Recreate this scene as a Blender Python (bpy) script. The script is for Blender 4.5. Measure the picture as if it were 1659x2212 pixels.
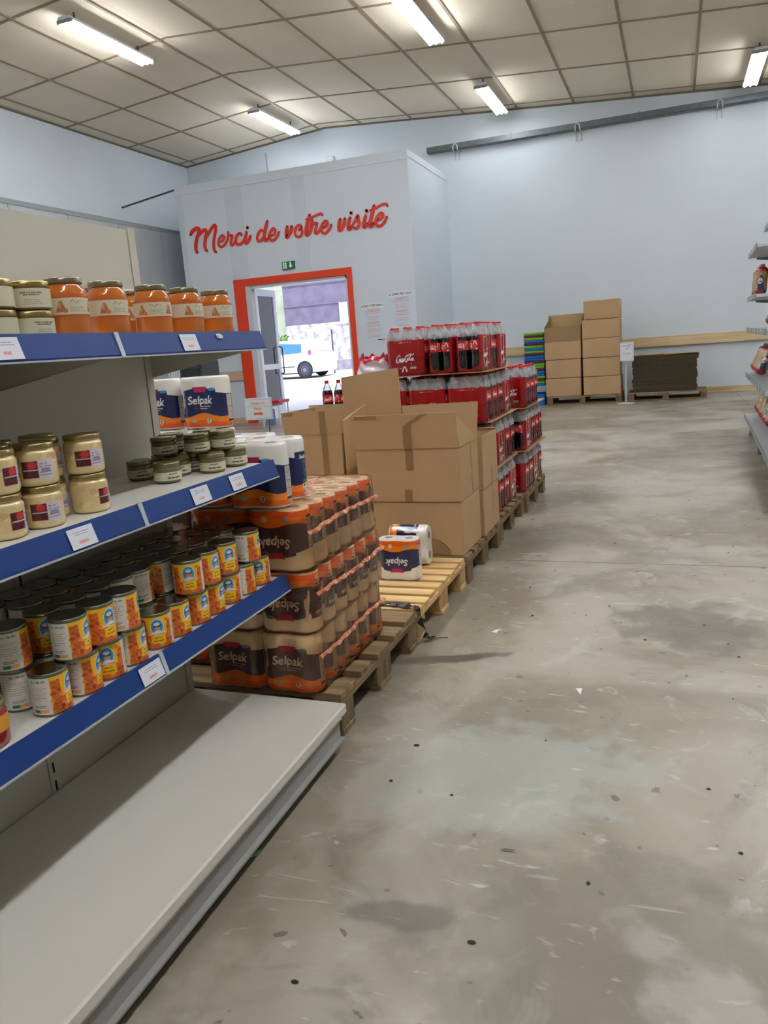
import bpy, math, random
import numpy as np
from mathutils import Vector, Matrix

for o in list(bpy.data.objects): bpy.data.objects.remove(o)
SC = bpy.context.scene
COL = SC.collection
random.seed(7); RNG = np.random.default_rng(11)
PI = math.pi

# ------------------------------------------------------------------ camera, world, sun, exposure
CAM_Z = 1.2
cd = bpy.data.cameras.new('camera'); cam = bpy.data.objects.new('camera', cd); COL.objects.link(cam)
cd.sensor_fit = 'HORIZONTAL'; cd.sensor_width = 36.0; cd.lens = 36.0*1670.0/1659.0
cd.clip_start = 0.02; cd.clip_end = 400
cam.matrix_world = Matrix(((0.93616, -0.0056476, 0.351526, 0), (0.344140, 0.219222, -0.912968, 0), (-0.071906, 0.975659, 0.207170, CAM_Z), (0, 0, 0, 1)))
SC.camera = cam
TUBE_STRENGTH = 24.0
SUN_STRENGTH = 2.3
SKY_STRENGTH = 1.0
SC.view_settings.view_transform = 'Standard'; SC.view_settings.look = 'None'
SC.view_settings.gamma = 1.0; SC.view_settings.use_curve_mapping = False
SC.view_settings.exposure = 1.03
W = bpy.data.worlds.new('World'); SC.world = W; W.use_nodes = True
bg = W.node_tree.nodes['Background']; bg.inputs[0].default_value = (0.80, 0.84, 1.0, 1); bg.inputs[1].default_value = SKY_STRENGTH
sl = bpy.data.lights.new('sun', 'SUN'); sl.energy = SUN_STRENGTH; sl.angle = 0.01; sl.color = (1, .97, .92)
so = bpy.data.objects.new('sun', sl); COL.objects.link(so); so.location = (-10, 25, 20)
so.rotation_euler = Vector((0.45, -0.42, 1.0)).to_track_quat('Z', 'Y').to_euler()

# ------------------------------------------------------------------ helpers
def lin(c):
    c = np.asarray(c, float)
    return np.where(c <= .04045, c/12.92, ((c+.055)/1.055)**2.4)
def L4(r, g, b): return tuple(lin((r/255., g/255., b/255.)))+(1.0,)
MATS = {}
def mat(name, rgb, rough=.6, metal=0., spec=.5, noise=0., nscale=8., bump=0., bscale=60., emit=0., coat=0., sub=None):
    if name in MATS: return MATS[name]
    m = bpy.data.materials.new(name); m.use_nodes = True; nt = m.node_tree; b = nt.nodes['Principled BSDF']
    c = L4(*rgb)
    b.inputs['Base Color'].default_value = c; b.inputs['Roughness'].default_value = rough
    b.inputs['Metallic'].default_value = metal; b.inputs['Specular IOR Level'].default_value = spec
    b.inputs['Coat Weight'].default_value = coat
    tc = nt.nodes.new('ShaderNodeTexCoord')
    if noise > 0:
        n = nt.nodes.new('ShaderNodeTexNoise'); n.inputs['Scale'].default_value = nscale; n.inputs['Detail'].default_value = 5
        nt.links.new(tc.outputs['Object'], n.inputs['Vector'])
        r = nt.nodes.new('ShaderNodeMapRange'); r.inputs[1].default_value = .3; r.inputs[2].default_value = .7
        r.inputs[3].default_value = 1-noise; r.inputs[4].default_value = 1+noise*.5
        nt.links.new(n.outputs[0], r.inputs[0])
        mx = nt.nodes.new('ShaderNodeVectorMath'); mx.operation = 'SCALE'; mx.inputs[0].default_value = c[:3]
        nt.links.new(r.outputs[0], mx.inputs[3]); nt.links.new(mx.outputs[0], b.inputs['Base Color'])
    if bump > 0:
        n2 = nt.nodes.new('ShaderNodeTexNoise'); n2.inputs['Scale'].default_value = bscale; n2.inputs['Detail'].default_value = 4
        nt.links.new(tc.outputs['Object'], n2.inputs['Vector'])
        bp = nt.nodes.new('ShaderNodeBump'); bp.inputs['Strength'].default_value = bump; bp.inputs['Distance'].default_value = .01
        nt.links.new(n2.outputs[0], bp.inputs['Height']); nt.links.new(bp.outputs[0], b.inputs['Normal'])
    if emit > 0:
        b.inputs['Emission Color'].default_value = c; b.inputs['Emission Strength'].default_value = emit
    MATS[name] = m; return m
def wood(name, a, bcol, axis=0, scale=14.):
    if name in MATS: return MATS[name]
    m = bpy.data.materials.new(name); m.use_nodes = True; nt = m.node_tree; b = nt.nodes['Principled BSDF']
    tc = nt.nodes.new('ShaderNodeTexCoord'); mp = nt.nodes.new('ShaderNodeMapping')
    s = [scale*2.2]*3; s[axis] = scale*.12; mp.inputs['Scale'].default_value = s
    nt.links.new(tc.outputs['Object'], mp.inputs['Vector'])
    n = nt.nodes.new('ShaderNodeTexNoise'); n.inputs['Scale'].default_value = 1.6; n.inputs['Detail'].default_value = 7
    nt.links.new(mp.outputs[0], n.inputs['Vector'])
    cr = nt.nodes.new('ShaderNodeValToRGB'); cr.color_ramp.elements[0].position = .32; cr.color_ramp.elements[1].position = .68
    cr.color_ramp.elements[0].color = L4(*bcol); cr.color_ramp.elements[1].color = L4(*a)
    nt.links.new(n.outputs[0], cr.inputs[0]); nt.links.new(cr.outputs[0], b.inputs['Base Color'])
    b.inputs['Roughness'].default_value = .75
    MATS[name] = m; return m
def painted(name='printed_paper', rough=.5, coat=0., bump=0., bscale=25):
    if name in MATS: return MATS[name]
    m = bpy.data.materials.new(name); m.use_nodes = True; nt = m.node_tree; b = nt.nodes['Principled BSDF']
    a = nt.nodes.new('ShaderNodeAttribute'); a.attribute_name = 'Col'
    nt.links.new(a.outputs['Color'], b.inputs['Base Color']); b.inputs['Roughness'].default_value = rough
    b.inputs['Coat Weight'].default_value = coat; b.inputs['Coat Roughness'].default_value = .12
    if bump:
        tc = nt.nodes.new('ShaderNodeTexCoord'); n2 = nt.nodes.new('ShaderNodeTexNoise'); n2.inputs['Scale'].default_value = bscale; n2.inputs['Detail'].default_value = 3
        nt.links.new(tc.outputs['Object'], n2.inputs['Vector'])
        bp = nt.nodes.new('ShaderNodeBump'); bp.inputs['Strength'].default_value = bump; bp.inputs['Distance'].default_value = .01
        nt.links.new(n2.outputs[0], bp.inputs['Height']); nt.links.new(bp.outputs[0], b.inputs['Normal'])
    MATS[name] = m; return m
def film(name, tint, fac, rgb, rough=.12, bump=.6, bscale=35., edge=None, dist=.02, trans=None):
    if name in MATS: return MATS[name]
    m = bpy.data.materials.new(name); m.use_nodes = True; nt = m.node_tree; b = nt.nodes['Principled BSDF']
    out = nt.nodes['Material Output']
    b.inputs['Base Color'].default_value = L4(*rgb); b.inputs['Roughness'].default_value = rough; b.inputs['Specular IOR Level'].default_value = .9
    t = nt.nodes.new('ShaderNodeBsdfTransparent'); t.inputs[0].default_value = tuple(tint)+(1,)
    mx = nt.nodes.new('ShaderNodeMixShader')
    lw = nt.nodes.new('ShaderNodeLayerWeight'); lw.inputs[0].default_value = .35
    mr = nt.nodes.new('ShaderNodeMapRange'); mr.inputs[3].default_value = fac; mr.inputs[4].default_value = min(1, fac*(2.4 if edge is None else edge))
    tc = nt.nodes.new('ShaderNodeTexCoord'); mp = nt.nodes.new('ShaderNodeMapping'); mp.inputs['Scale'].default_value = (1, 1, .5)
    n2 = nt.nodes.new('ShaderNodeTexNoise'); n2.inputs['Scale'].default_value = bscale; n2.inputs['Detail'].default_value = 3; n2.inputs['Distortion'].default_value = 1.2
    nt.links.new(tc.outputs['Object'], mp.inputs[0]); nt.links.new(mp.outputs[0], n2.inputs['Vector'])
    bp = nt.nodes.new('ShaderNodeBump'); bp.inputs['Strength'].default_value = bump; bp.inputs['Distance'].default_value = dist
    nt.links.new(n2.outputs[0], bp.inputs['Height']); nt.links.new(bp.outputs[0], b.inputs['Normal'])
    nt.links.new(lw.outputs['Facing'], mr.inputs[0]); nt.links.new(mr.outputs[0], mx.inputs[0])
    nt.links.new(t.outputs[0], mx.inputs[1]); nt.links.new(b.outputs[0], mx.inputs[2])
    if trans:
        tl = nt.nodes.new('ShaderNodeBsdfTranslucent'); tl.inputs[0].default_value = L4(*trans); m3 = nt.nodes.new('ShaderNodeMixShader'); m3.inputs[0].default_value = .6
        nt.links.new(b.outputs[0], m3.inputs[1]); nt.links.new(tl.outputs[0], m3.inputs[2]); nt.links.new(m3.outputs[0], mx.inputs[2])
    g = nt.nodes.new('ShaderNodeBsdfGlossy'); g.inputs['Roughness'].default_value = rough*.8; g.inputs[0].default_value = (1, 1, 1, 1); nt.links.new(bp.outputs[0], g.inputs['Normal'])
    fr = nt.nodes.new('ShaderNodeFresnel'); fr.inputs[0].default_value = 1.30; nt.links.new(bp.outputs[0], fr.inputs['Normal'])
    m2 = nt.nodes.new('ShaderNodeMixShader'); nt.links.new(fr.outputs[0], m2.inputs[0]); nt.links.new(mx.outputs[0], m2.inputs[1]); nt.links.new(g.outputs[0], m2.inputs[2]); nt.links.new(m2.outputs[0], out.inputs[0])
    MATS[name] = m; return m

def set_tags(o, label=None, cat=None, group=None, kind=None):
    if label: o['label'] = label
    if cat: o['category'] = cat
    if group: o['group'] = group
    if kind: o['kind'] = kind
    return o
def link(o, parent=None):
    COL.objects.link(o)
    if parent is not None: o.parent = parent
    return o
def thing(name, label, cat, loc=(0, 0, 0), rz=0., group=None, kind=None):
    o = bpy.data.objects.new(name, None); o.empty_display_size = .05; link(o); o.location = loc; o.rotation_euler = (0, 0, rz)
    return set_tags(o, label, cat, group, kind)
def copy_tree(o, parent=None):
    kids = [c for c in KIDS.get(o.name, [])]
    c = o.copy(); link(c)
    c.parent = parent
    KIDS[c.name] = []
    if parent is not None: KIDS[parent.name].append(c)
    for k in kids: copy_tree(k, c)
    return c
KIDS = {}
def adopt(o, parent):
    KIDS.setdefault(o.name, [])
    if parent is not None: KIDS.setdefault(parent.name, []).append(o)
    return o

class MB:
    def __init__(s): s.v = []; s.f = []; s.m = []; s.sm = []
    def add(s, vs, fs, mi=0, smooth=False):
        b = len(s.v); s.v += [tuple(map(float, v)) for v in vs]
        for f in fs: s.f.append([b+i for i in f]); s.m.append(mi); s.sm.append(smooth)
        return s
    def box(s, x0, x1, y0, y1, z0, z1, mi=0, R=None, o=(0, 0, 0)):
        vs = [(x, y, z) for z in (z0, z1) for y in (y0, y1) for x in (x0, x1)]
        if R is not None: vs = [tuple(R@Vector(v)+Vector(o)) for v in vs]
        return s.add(vs, [(0, 2, 3, 1), (4, 5, 7, 6), (0, 1, 5, 4), (2, 6, 7, 3), (0, 4, 6, 2), (1, 3, 7, 5)], mi)
    def bbox(s, x0, x1, y0, y1, z0, z1, b=.003, mi=0):
        # bevelled box: 24 verts
        vs = []; idx = {}
        for i, x in enumerate((x0, x1)):
            for j, y in enumerate((y0, y1)):
                for k, z in enumerate((z0, z1)):
                    sx, sy, sz = (b, -b)[i], (b, -b)[j], (b, -b)[k]
                    for a, p in enumerate(((x, y+sy, z+sz), (x+sx, y, z+sz), (x+sx, y+sy, z))):
                        idx[(i, j, k, a)] = len(vs); vs.append(p)
        F = []
        for i in (0, 1):
            q = [idx[(i, j, k, 0)] for j, k in ((0, 0), (1, 0), (1, 1), (0, 1))]; F.append(q if i else q[::-1])
            q = [idx[(j, i, k, 1)] for j, k in ((0, 0), (1, 0), (1, 1), (0, 1))]; F.append(q[::-1] if i else q)
            q = [idx[(j, k, i, 2)] for j, k in ((0, 0), (1, 0), (1, 1), (0, 1))]; F.append(q if i else q[::-1])
        for i in (0, 1):
            for j in (0, 1):
                F.append([idx[(i, j, 0, 0)], idx[(i, j, 1, 0)], idx[(i, j, 1, 1)], idx[(i, j, 0, 1)]])
                F.append([idx[(i, 0, j, 0)], idx[(i, 1, j, 0)], idx[(i, 1, j, 2)], idx[(i, 0, j, 2)]])
                F.append([idx[(0, i, j, 1)], idx[(1, i, j, 1)], idx[(1, i, j, 2)], idx[(0, i, j, 2)]])
                for k in (0, 1): F.append([idx[(i, j, k, 0)], idx[(i, j, k, 1)], idx[(i, j, k, 2)]])
        return s.add(vs, F, mi)
    def lathe(s, prof, n=24, mi=0, c=(0, 0, 0), cap0=True, cap1=True, smooth=True, axis='z', mis=None):
        vs = []
        for r, z in prof:
            for k in range(n):
                a = 2*PI*k/n; p = (r*math.cos(a), r*math.sin(a), z)
                if axis == 'x': p = (p[2], p[0], p[1])
                if axis == 'y': p = (p[1], p[2], p[0])
                vs.append((p[0]+c[0], p[1]+c[1], p[2]+c[2]))
        for i in range(len(prof)-1):
            fs = []
            for k in range(n):
                k2 = (k+1) % n; fs.append((i*n+k, i*n+k2, (i+1)*n+k2, (i+1)*n+k))
            if i == 0: s.add(vs, fs, mi if mis is None else mis[0], smooth); base = len(s.v)-len(vs)
            else:
                for f in fs: s.f.append([base+q for q in f]); s.m.append(mi if mis is None else mis[i]); s.sm.append(smooth)
        if cap0: s.f.append([base+k for k in range(n)][::-1]); s.m.append(mi if mis is None else mis[0]); s.sm.append(False)
        if cap1: s.f.append([base+(len(prof)-1)*n+k for k in range(n)]); s.m.append(mi if mis is None else mis[-1]); s.sm.append(False)
        return s
    def cyl(s, p0, p1, r, n=10, mi=0, smooth=True, r1=None):
        p0 = Vector(p0); p1 = Vector(p1); d = (p1-p0).normalized()
        a = d.orthogonal().normalized(); b = d.cross(a); vs = []
        for p, rr in ((p0, r), (p1, r if r1 is None else r1)):
            for k in range(n):
                t = 2*PI*k/n; vs.append(tuple(p+a*rr*math.cos(t)+b*rr*math.sin(t)))
        s.add(vs, [(k, (k+1) % n, n+(k+1) % n, n+k) for k in range(n)], mi, smooth)
        s.add(vs, [tuple(range(n))[::-1], tuple(range(n, 2*n))], mi)
        return s
    def tube(s, pts, r, n=8, mi=0):
        for a, b in zip(pts[:-1], pts[1:]): s.cyl(a, b, r, n, mi)
        return s
    def prism(s, poly, y0, y1, mi=0):  # polygon in xz extruded along y
        n = len(poly); vs = [(p[0], y0, p[1]) for p in poly]+[(p[0], y1, p[1]) for p in poly]
        return s.add(vs, [tuple(range(n)), tuple(range(n, 2*n))[::-1]]+[(i, n+i, n+(i+1) % n, (i+1) % n) for i in range(n)], mi)
    def build(s, name, mats, parent=None, loc=None, kind=None):
        me = bpy.data.meshes.new(name); me.from_pydata(s.v, [], s.f)
        if not isinstance(mats, (list, tuple)): mats = [mats]
        for m in mats: me.materials.append(m)
        me.polygons.foreach_set('material_index', s.m); me.polygons.foreach_set('use_smooth', s.sm)
        me.validate(); me.update()
        o = bpy.data.objects.new(name, me); link(o, parent); adopt(o, parent)
        if loc is not None: o.location = loc
        if kind: o['kind'] = kind
        return o
def fix_normals(o):
    import bmesh
    bm = bmesh.new(); bm.from_mesh(o.data); bmesh.ops.recalc_face_normals(bm, faces=bm.faces); bm.to_mesh(o.data); bm.free()
    return o

def grid_mesh(name, P, C=None, wrap=False, mats=None, parent=None, keep=None, smooth=True, flip=False):
    """P: (nv,nu,3) points, C: (nv,nu,3) srgb 0..1 colours"""
    nv, nu = P.shape[:2]; idx = np.arange(nv*nu).reshape(nv, nu)
    a = idx[:-1, :-1]; b = idx[:-1, 1:]; c = idx[1:, 1:]; d = idx[1:, :-1]
    if wrap:
        a = idx[:-1]; b = np.roll(idx, -1, 1)[:-1]; c = np.roll(idx, -1, 1)[1:]; d = idx[1:]
    q = np.stack([a, b, c, d], -1)
    if flip: q = q[..., ::-1]
    if keep is not None: q = q[keep[:q.shape[0], :q.shape[1]]]
    q = q.reshape(-1, 4)
    me = bpy.data.meshes.new(name); me.vertices.add(nv*nu); me.vertices.foreach_set('co', P.reshape(-1).astype(np.float32))
    me.loops.add(q.size); me.loops.foreach_set('vertex_index', q.reshape(-1).astype(np.int32))
    me.polygons.add(len(q)); me.polygons.foreach_set('loop_start', np.arange(0, q.size, 4, dtype=np.int32)); me.polygons.foreach_set('loop_total', np.full(len(q), 4, np.int32))
    me.polygons.foreach_set('use_smooth', np.full(len(q), smooth))
    me.update(calc_edges=True)
    if C is not None:
        at = me.color_attributes.new('Col', 'FLOAT_COLOR', 'POINT'); cc = np.ones((nv*nu, 4), np.float32); cc[:, :3] = lin(C.reshape(-1, 3)); at.data.foreach_set('color', cc.reshape(-1))
    for m in (mats if isinstance(mats, (list, tuple)) else [mats]): me.materials.append(m)
    o = bpy.data.objects.new(name, me); link(o, parent); adopt(o, parent); return o

# ---- text and canvas
_TX = {}
def text_tris(s, bold=0.):
    key = (s, bold)
    if key in _TX: return _TX[key]
    cu = bpy.data.curves.new('txt', 'FONT'); cu.body = s; cu.size = 1.0; cu.offset = bold; cu.resolution_u = 3
    ob = bpy.data.objects.new('txt', cu); COL.objects.link(ob); dg = bpy.context.evaluated_depsgraph_get(); dg.update()
    me = bpy.data.meshes.new_from_object(ob.evaluated_get(dg)); me.calc_loop_triangles()
    v = np.array([x.co[:2] for x in me.vertices]).reshape(-1, 2); t = np.array([list(x.vertices) for x in me.loop_triangles]).reshape(-1, 3)
    bpy.data.objects.remove(ob); bpy.data.meshes.remove(me); bpy.data.curves.remove(cu)
    _TX[key] = (v, t); return v, t
class Canvas:
    def __init__(s, w, h, res, col):
        s.w, s.h = w, h; s.nx = int(round(w/res))+1; s.ny = int(round(h/res))+1
        s.X, s.Y = np.meshgrid(np.linspace(0, w, s.nx), np.linspace(0, h, s.ny)); s.a = np.zeros((s.ny, s.nx, 3)); s.a[:] = np.array(col)/255.
    def fill(s, m, col, k=1.): s.a[m] = s.a[m]*(1-k)+np.array(col)/255.*k; return s
    def rect(s, x0, x1, y0, y1, col, k=1.): return s.fill((s.X >= x0) & (s.X <= x1) & (s.Y >= y0) & (s.Y <= y1), col, k)
    def ell(s, cx, cy, rx, ry, col, k=1.): return s.fill(((s.X-cx)/rx)**2+((s.Y-cy)/ry)**2 <= 1, col, k)
    def poly(s, pts, col):
        m = np.zeros(s.X.shape, bool); n = len(pts)
        for i in range(n):
            x1, y1 = pts[i]; x2, y2 = pts[(i+1) % n]
            if y1 == y2: continue
            c = ((y1 > s.Y) != (y2 > s.Y)) & (s.X < (x2-x1)*(s.Y-y1)/(y2-y1)+x1); m ^= c
        return s.fill(m, col)
    def strokes(s, lines, wd, col, ox=0, oy=0, sc=1.):
        m = np.zeros(s.X.shape, bool)
        for l in lines:
            l = [(ox+p[0]*sc, oy+p[1]*sc) for p in l]
            for (x1, y1), (x2, y2) in zip(l[:-1], l[1:]):
                dx, dy = x2-x1, y2-y1; q = dx*dx+dy*dy+1e-12
                t = np.clip(((s.X-x1)*dx+(s.Y-y1)*dy)/q, 0, 1); m |= (s.X-x1-t*dx)**2+(s.Y-y1-t*dy)**2 <= (wd/2)**2
        return s.fill(m, col)
    def text(s, t, x, y, size, col, shear=0., bold=0., rot=0., center=True):
        v, tr = text_tris(t, bold)
        if not len(v): return s
        v = v.copy()
        if center: v[:, 0] -= (v[:, 0].min()+v[:, 0].max())/2
        v[:, 0] += v[:, 1]*shear; v *= size
        c, q = math.cos(rot), math.sin(rot); v = np.stack([v[:, 0]*c-v[:, 1]*q+x, v[:, 0]*q+v[:, 1]*c+y], 1)
        m = np.zeros(s.X.shape, bool); rx = s.w/(s.nx-1); ry = s.h/(s.ny-1)
        for a in v[tr]:
            i0 = max(0, int(a[:, 0].min()/rx)); i1 = min(s.nx, int(a[:, 0].max()/rx)+2); j0 = max(0, int(a[:, 1].min()/ry)); j1 = min(s.ny, int(a[:, 1].max()/ry)+2)
            if i0 >= i1 or j0 >= j1: continue
            X = s.X[j0:j1, i0:i1]; Y = s.Y[j0:j1, i0:i1]
            e = [(a[(k+1) % 3, 0]-a[k, 0])*(Y-a[k, 1])-(a[(k+1) % 3, 1]-a[k, 1])*(X-a[k, 0]) for k in range(3)]
            ins = ((e[0] >= 0) & (e[1] >= 0) & (e[2] >= 0)) | ((e[0] <= 0) & (e[1] <= 0) & (e[2] <= 0)); m[j0:j1, i0:i1] |= ins
        return s.fill(m, col)
    def lines(s, x0, x1, y0, y1, n, th, col, seed=0, center=False, k=1.):
        r = random.Random(seed)
        for i in range(n):
            y = y1-(i+.5)*(y1-y0)/n; wd = (x1-x0)*r.uniform(.6, 1); a = x0 if not center else (x0+x1-wd)/2
            x = a
            while x < a+wd:
                e = min(a+wd, x+r.uniform(.02, .09)*(x1-x0)*3); s.rect(x, e, y-th/2, y+th/2, col, k); x = e+.012*(x1-x0)*2
        return s
def flat_panel(name, cv, parent, fn, m=None):
    """map canvas (x,y)->world through fn"""
    P = fn(cv.X, cv.Y); return grid_mesh(name, P, cv.a, mats=m or painted(), parent=parent, smooth=False)

SPL = lambda pts, n=6: catmull(pts, n)
def catmull(pts, n=6):
    P = [pts[0]]+list(pts)+[pts[-1]]; out = []
    for i in range(1, len(P)-2):
        p0, p1, p2, p3 = [np.array(q, float) for q in P[i-1:i+3]]
        for k in range(n):
            t = k/n; out.append(tuple(.5*((2*p1)+(-p0+p2)*t+(2*p0-5*p1+4*p2-p3)*t*t+(-p0+3*p1-3*p2+p3)*t**3)))
    out.append(tuple(pts[-1])); return out
# script wordmark of the drink (traced centre lines, unit: width about 1)
_cc = [[(325, 850), (300, 820), (250, 860), (212, 930), (215, 985), (250, 1000), (310, 978), (370, 990), (415, 975)],
 [(305, 895), (283, 930), (292, 962), (318, 945), (322, 910), (305, 895)],
 [(372, 902), (348, 915), (338, 950), (355, 965), (385, 945)],
 [(430, 900), (402, 905), (392, 945), (405, 962), (430, 930), (436, 900), (428, 950), (445, 958)],
 [(448, 930), (468, 922)],
 [(545, 870), (548, 840), (515, 830), (475, 880), (452, 950), (475, 988), (520, 970), (545, 945)],
 [(548, 850), (560, 812), (610, 800), (660, 822), (700, 795)],
 [(540, 900), (515, 930), (524, 962), (552, 945), (556, 910), (540, 900)],
 [(640, 815), (600, 860), (580, 940), (592, 965), (615, 945)],
 [(675, 895), (645, 900), (632, 945), (645, 965), (672, 930), (680, 895), (672, 955), (695, 960)]]
COLA = [catmull([((x-195)/510., (1005-y)/510.) for x, y in l], 4) for l in _cc]

def hull(Wd, D, r, dip, step, off=0.):
    """outline of a block of round things: returns pts (n,2) counter-clockwise from the front centre, arc length"""
    pts = []
    def side(n_len, f):
        k = max(2, int(round(n_len/step)))
        for i in range(k): pts.append(f(i/k*n_len))
    hx, hy = Wd/2-r, D/2-r
    sc = lambda t: dip*(.5-.5*math.cos(2*PI*t/(2*r)))
    side(hx, lambda t: (t, -(D/2+off-sc(t+hx))))
    def corner(cx, cy, a0):
        k = max(3, int(round(r*PI/2/step)))
        for i in range(k):
            a = a0+PI/2*i/k; pts.append((cx+(r+off)*math.cos(a), cy+(r+off)*math.sin(a)))
    corner(hx, -hy, -PI/2)
    if hy > 1e-6: side(2*hy, lambda t: (Wd/2+off-sc(t), -hy+t))
    corner(hx, hy, 0)
    if hx > 1e-6: side(2*hx, lambda t: (hx-t, D/2+off-sc(t)))
    corner(-hx, hy, PI/2)
    if hy > 1e-6: side(2*hy, lambda t: (-(Wd/2+off-sc(t)), hy-t))
    corner(-hx, -hy, PI)
    side(hx, lambda t: (-hx+t, -(D/2+off-sc(t))))
    p = np.array(pts); d = np.linalg.norm(np.roll(p, -1, 0)-p, axis=1)
    return p, np.concatenate([[0], np.cumsum(d)[:-1]]), d.sum()
def sample(cv, u, v):
    """nearest sample of canvas at fractions u,v arrays"""
    i = np.clip((u*(cv.nx-1)).round().astype(int), 0, cv.nx-1); j = np.clip((v*(cv.ny-1)).round().astype(int), 0, cv.ny-1)
    return cv.a[j, i]
ORD = ['first', 'second', 'third', 'fourth', 'fifth', 'sixth', 'seventh', 'eighth', 'ninth', 'tenth', 'eleventh', 'twelfth', 'thirteenth', 'fourteenth']
# ------------------------------------------------------------------ structure
def floor_mat():
    m = bpy.data.materials.new('worn_concrete'); m.use_nodes = True; nt = m.node_tree; b = nt.nodes['Principled BSDF']; N = nt.nodes; K = nt.links
    tc = N.new('ShaderNodeTexCoord')
    def noise(sc, det=6, dist=0., rough=.55, st=(1, 1, 1)):
        mp = N.new('ShaderNodeMapping'); mp.inputs['Scale'].default_value = st; K.new(tc.outputs['Object'], mp.inputs[0])
        n = N.new('ShaderNodeTexNoise'); n.inputs['Scale'].default_value = sc; n.inputs['Detail'].default_value = det; n.inputs['Distortion'].default_value = dist; n.inputs['Roughness'].default_value = rough
        K.new(mp.outputs[0], n.inputs['Vector']); return n.outputs[0]
    def ramp(src, a, bb, v0=0., v1=1.):
        r = N.new('ShaderNodeMapRange'); r.interpolation_type = 'SMOOTHSTEP'; r.inputs[1].default_value = a; r.inputs[2].default_value = bb; r.inputs[3].default_value = v0; r.inputs[4].default_value = v1; K.new(src, r.inputs[0]); return r.outputs[0]
    def mix(c1, c2, f):
        x = N.new('ShaderNodeMixRGB'); K.new(f, x.inputs[0])
        if isinstance(c1, tuple): x.inputs[1].default_value = c1
        else: K.new(c1, x.inputs[1])
        x.inputs[2].default_value = c2; return x.outputs[0]
    c = mix(L4(168, 161, 147), L4(134, 125, 109), ramp(noise(.9, 6, .9), .40, .62))
    c = mix(c, L4(150, 153, 145), ramp(noise(1.1, 4, .4), .55, .72, 0, .7))
    c = mix(c, L4(120, 112, 98), ramp(noise(2.6, 9, 1.4, .62), .50, .72, 0, .65))
    c = mix(c, L4(184, 180, 170), ramp(noise(3.3, 9, 1.8, .62), .57, .68, 0, .55))
    c = mix(c, L4(186, 180, 168), ramp(noise(34, 6, .3, .7), .6, .8, 0, .35))
    c = mix(c, L4(84, 78, 68), ramp(noise(16, 3, .2, .5), .68, .72, 0, .7))
    c = mix(c, L4(206, 203, 196), ramp(noise(6, 5, 2.6, .55, (.45, 1.5, 1)), .64, .70, 0, .6))
    # joints sawn into the slab
    sp = N.new('ShaderNodeSeparateXYZ'); K.new(tc.outputs['Object'], sp.inputs[0])
    def line(axis, val, w):
        a = N.new('ShaderNodeMath'); a.operation = 'SUBTRACT'; K.new(sp.outputs[axis], a.inputs[0]); a.inputs[1].default_value = val
        d = N.new('ShaderNodeMath'); d.operation = 'ABSOLUTE'; K.new(a.outputs[0], d.inputs[0]); return ramp(d.outputs[0], w*.4, w, 1, 0)
    for ax, v, w in ((1, 4.1, .007), (1, 9.4, .010), (0, 1.0, .008), (1, -1.2, .007)): c = mix(c, L4(92, 88, 80), line(ax, v, w))
    # dark drag stain and scuffed patches (own shape, on the slab)
    def blob(x, y, rx, ry, rot, col, k):
        nonlocal c
        mp = N.new('ShaderNodeMapping'); mp.vector_type = 'TEXTURE'; mp.inputs['Location'].default_value = (x, y, 0); mp.inputs['Rotation'].default_value = (0, 0, rot); mp.inputs['Scale'].default_value = (rx, ry, 1)
        nz = N.new('ShaderNodeTexNoise'); nz.inputs['Scale'].default_value = 7; nz.inputs['Detail'].default_value = 6; K.new(tc.outputs['Object'], nz.inputs[0])
        K.new(tc.outputs['Object'], mp.inputs[0]); ln = N.new('ShaderNodeVectorMath'); ln.operation = 'LENGTH'; K.new(mp.outputs[0], ln.inputs[0])
        ad = N.new('ShaderNodeMath'); ad.operation = 'MULTIPLY_ADD'; K.new(nz.outputs[0], ad.inputs[0]); ad.inputs[1].default_value = 1.6; K.new(ln.outputs['Value'], ad.inputs[2])
        c = mix(c, col, ramp(ad.outputs[0], 1.35, 1.75, k, 0))
    blob(-.80, 2.72, .30, .05, .35, L4(70, 66, 58), .8); blob(.05, 3.2, .35, .35, 0, L4(92, 86, 76), .6)
    blob(-.45, 1.95, .5, .35, .4, L4(170, 178, 172), .5); blob(-.55, 1.35, .14, .05, .2, L4(100, 93, 82), .6); blob(-.1, 1.3, .45, .5, .7, L4(112, 104, 92), .5); blob(.2, 1.15, .5, .12, -.8, L4(176, 174, 166), .5)
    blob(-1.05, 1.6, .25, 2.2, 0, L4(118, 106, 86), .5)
    K.new(c, b.inputs['Base Color'])
    K.new(ramp(noise(2, 5), .35, .7, .30, .55), b.inputs['Roughness'])
    bp = N.new('ShaderNodeBump'); bp.inputs['Strength'].default_value = .12; bp.inputs['Distance'].default_value = .01; K.new(noise(60, 8), bp.inputs['Height']); K.new(bp.outputs[0], b.inputs['Normal'])
    return m
LW, RW, BW, NW = -9.77, 7.0, 15.2, -5.0      # left, right, back, near walls
def ceil_z(x): return 5.535+.082*(x+6.5) if x < -6.5 else 5.535-.073*(x+6.5)
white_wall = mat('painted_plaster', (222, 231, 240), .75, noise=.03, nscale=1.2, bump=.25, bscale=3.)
MB().box(LW-.2, RW+.2, NW-.2, BW+.25, -.15, 0).build('floor', floor_mat(), kind='structure')
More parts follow.
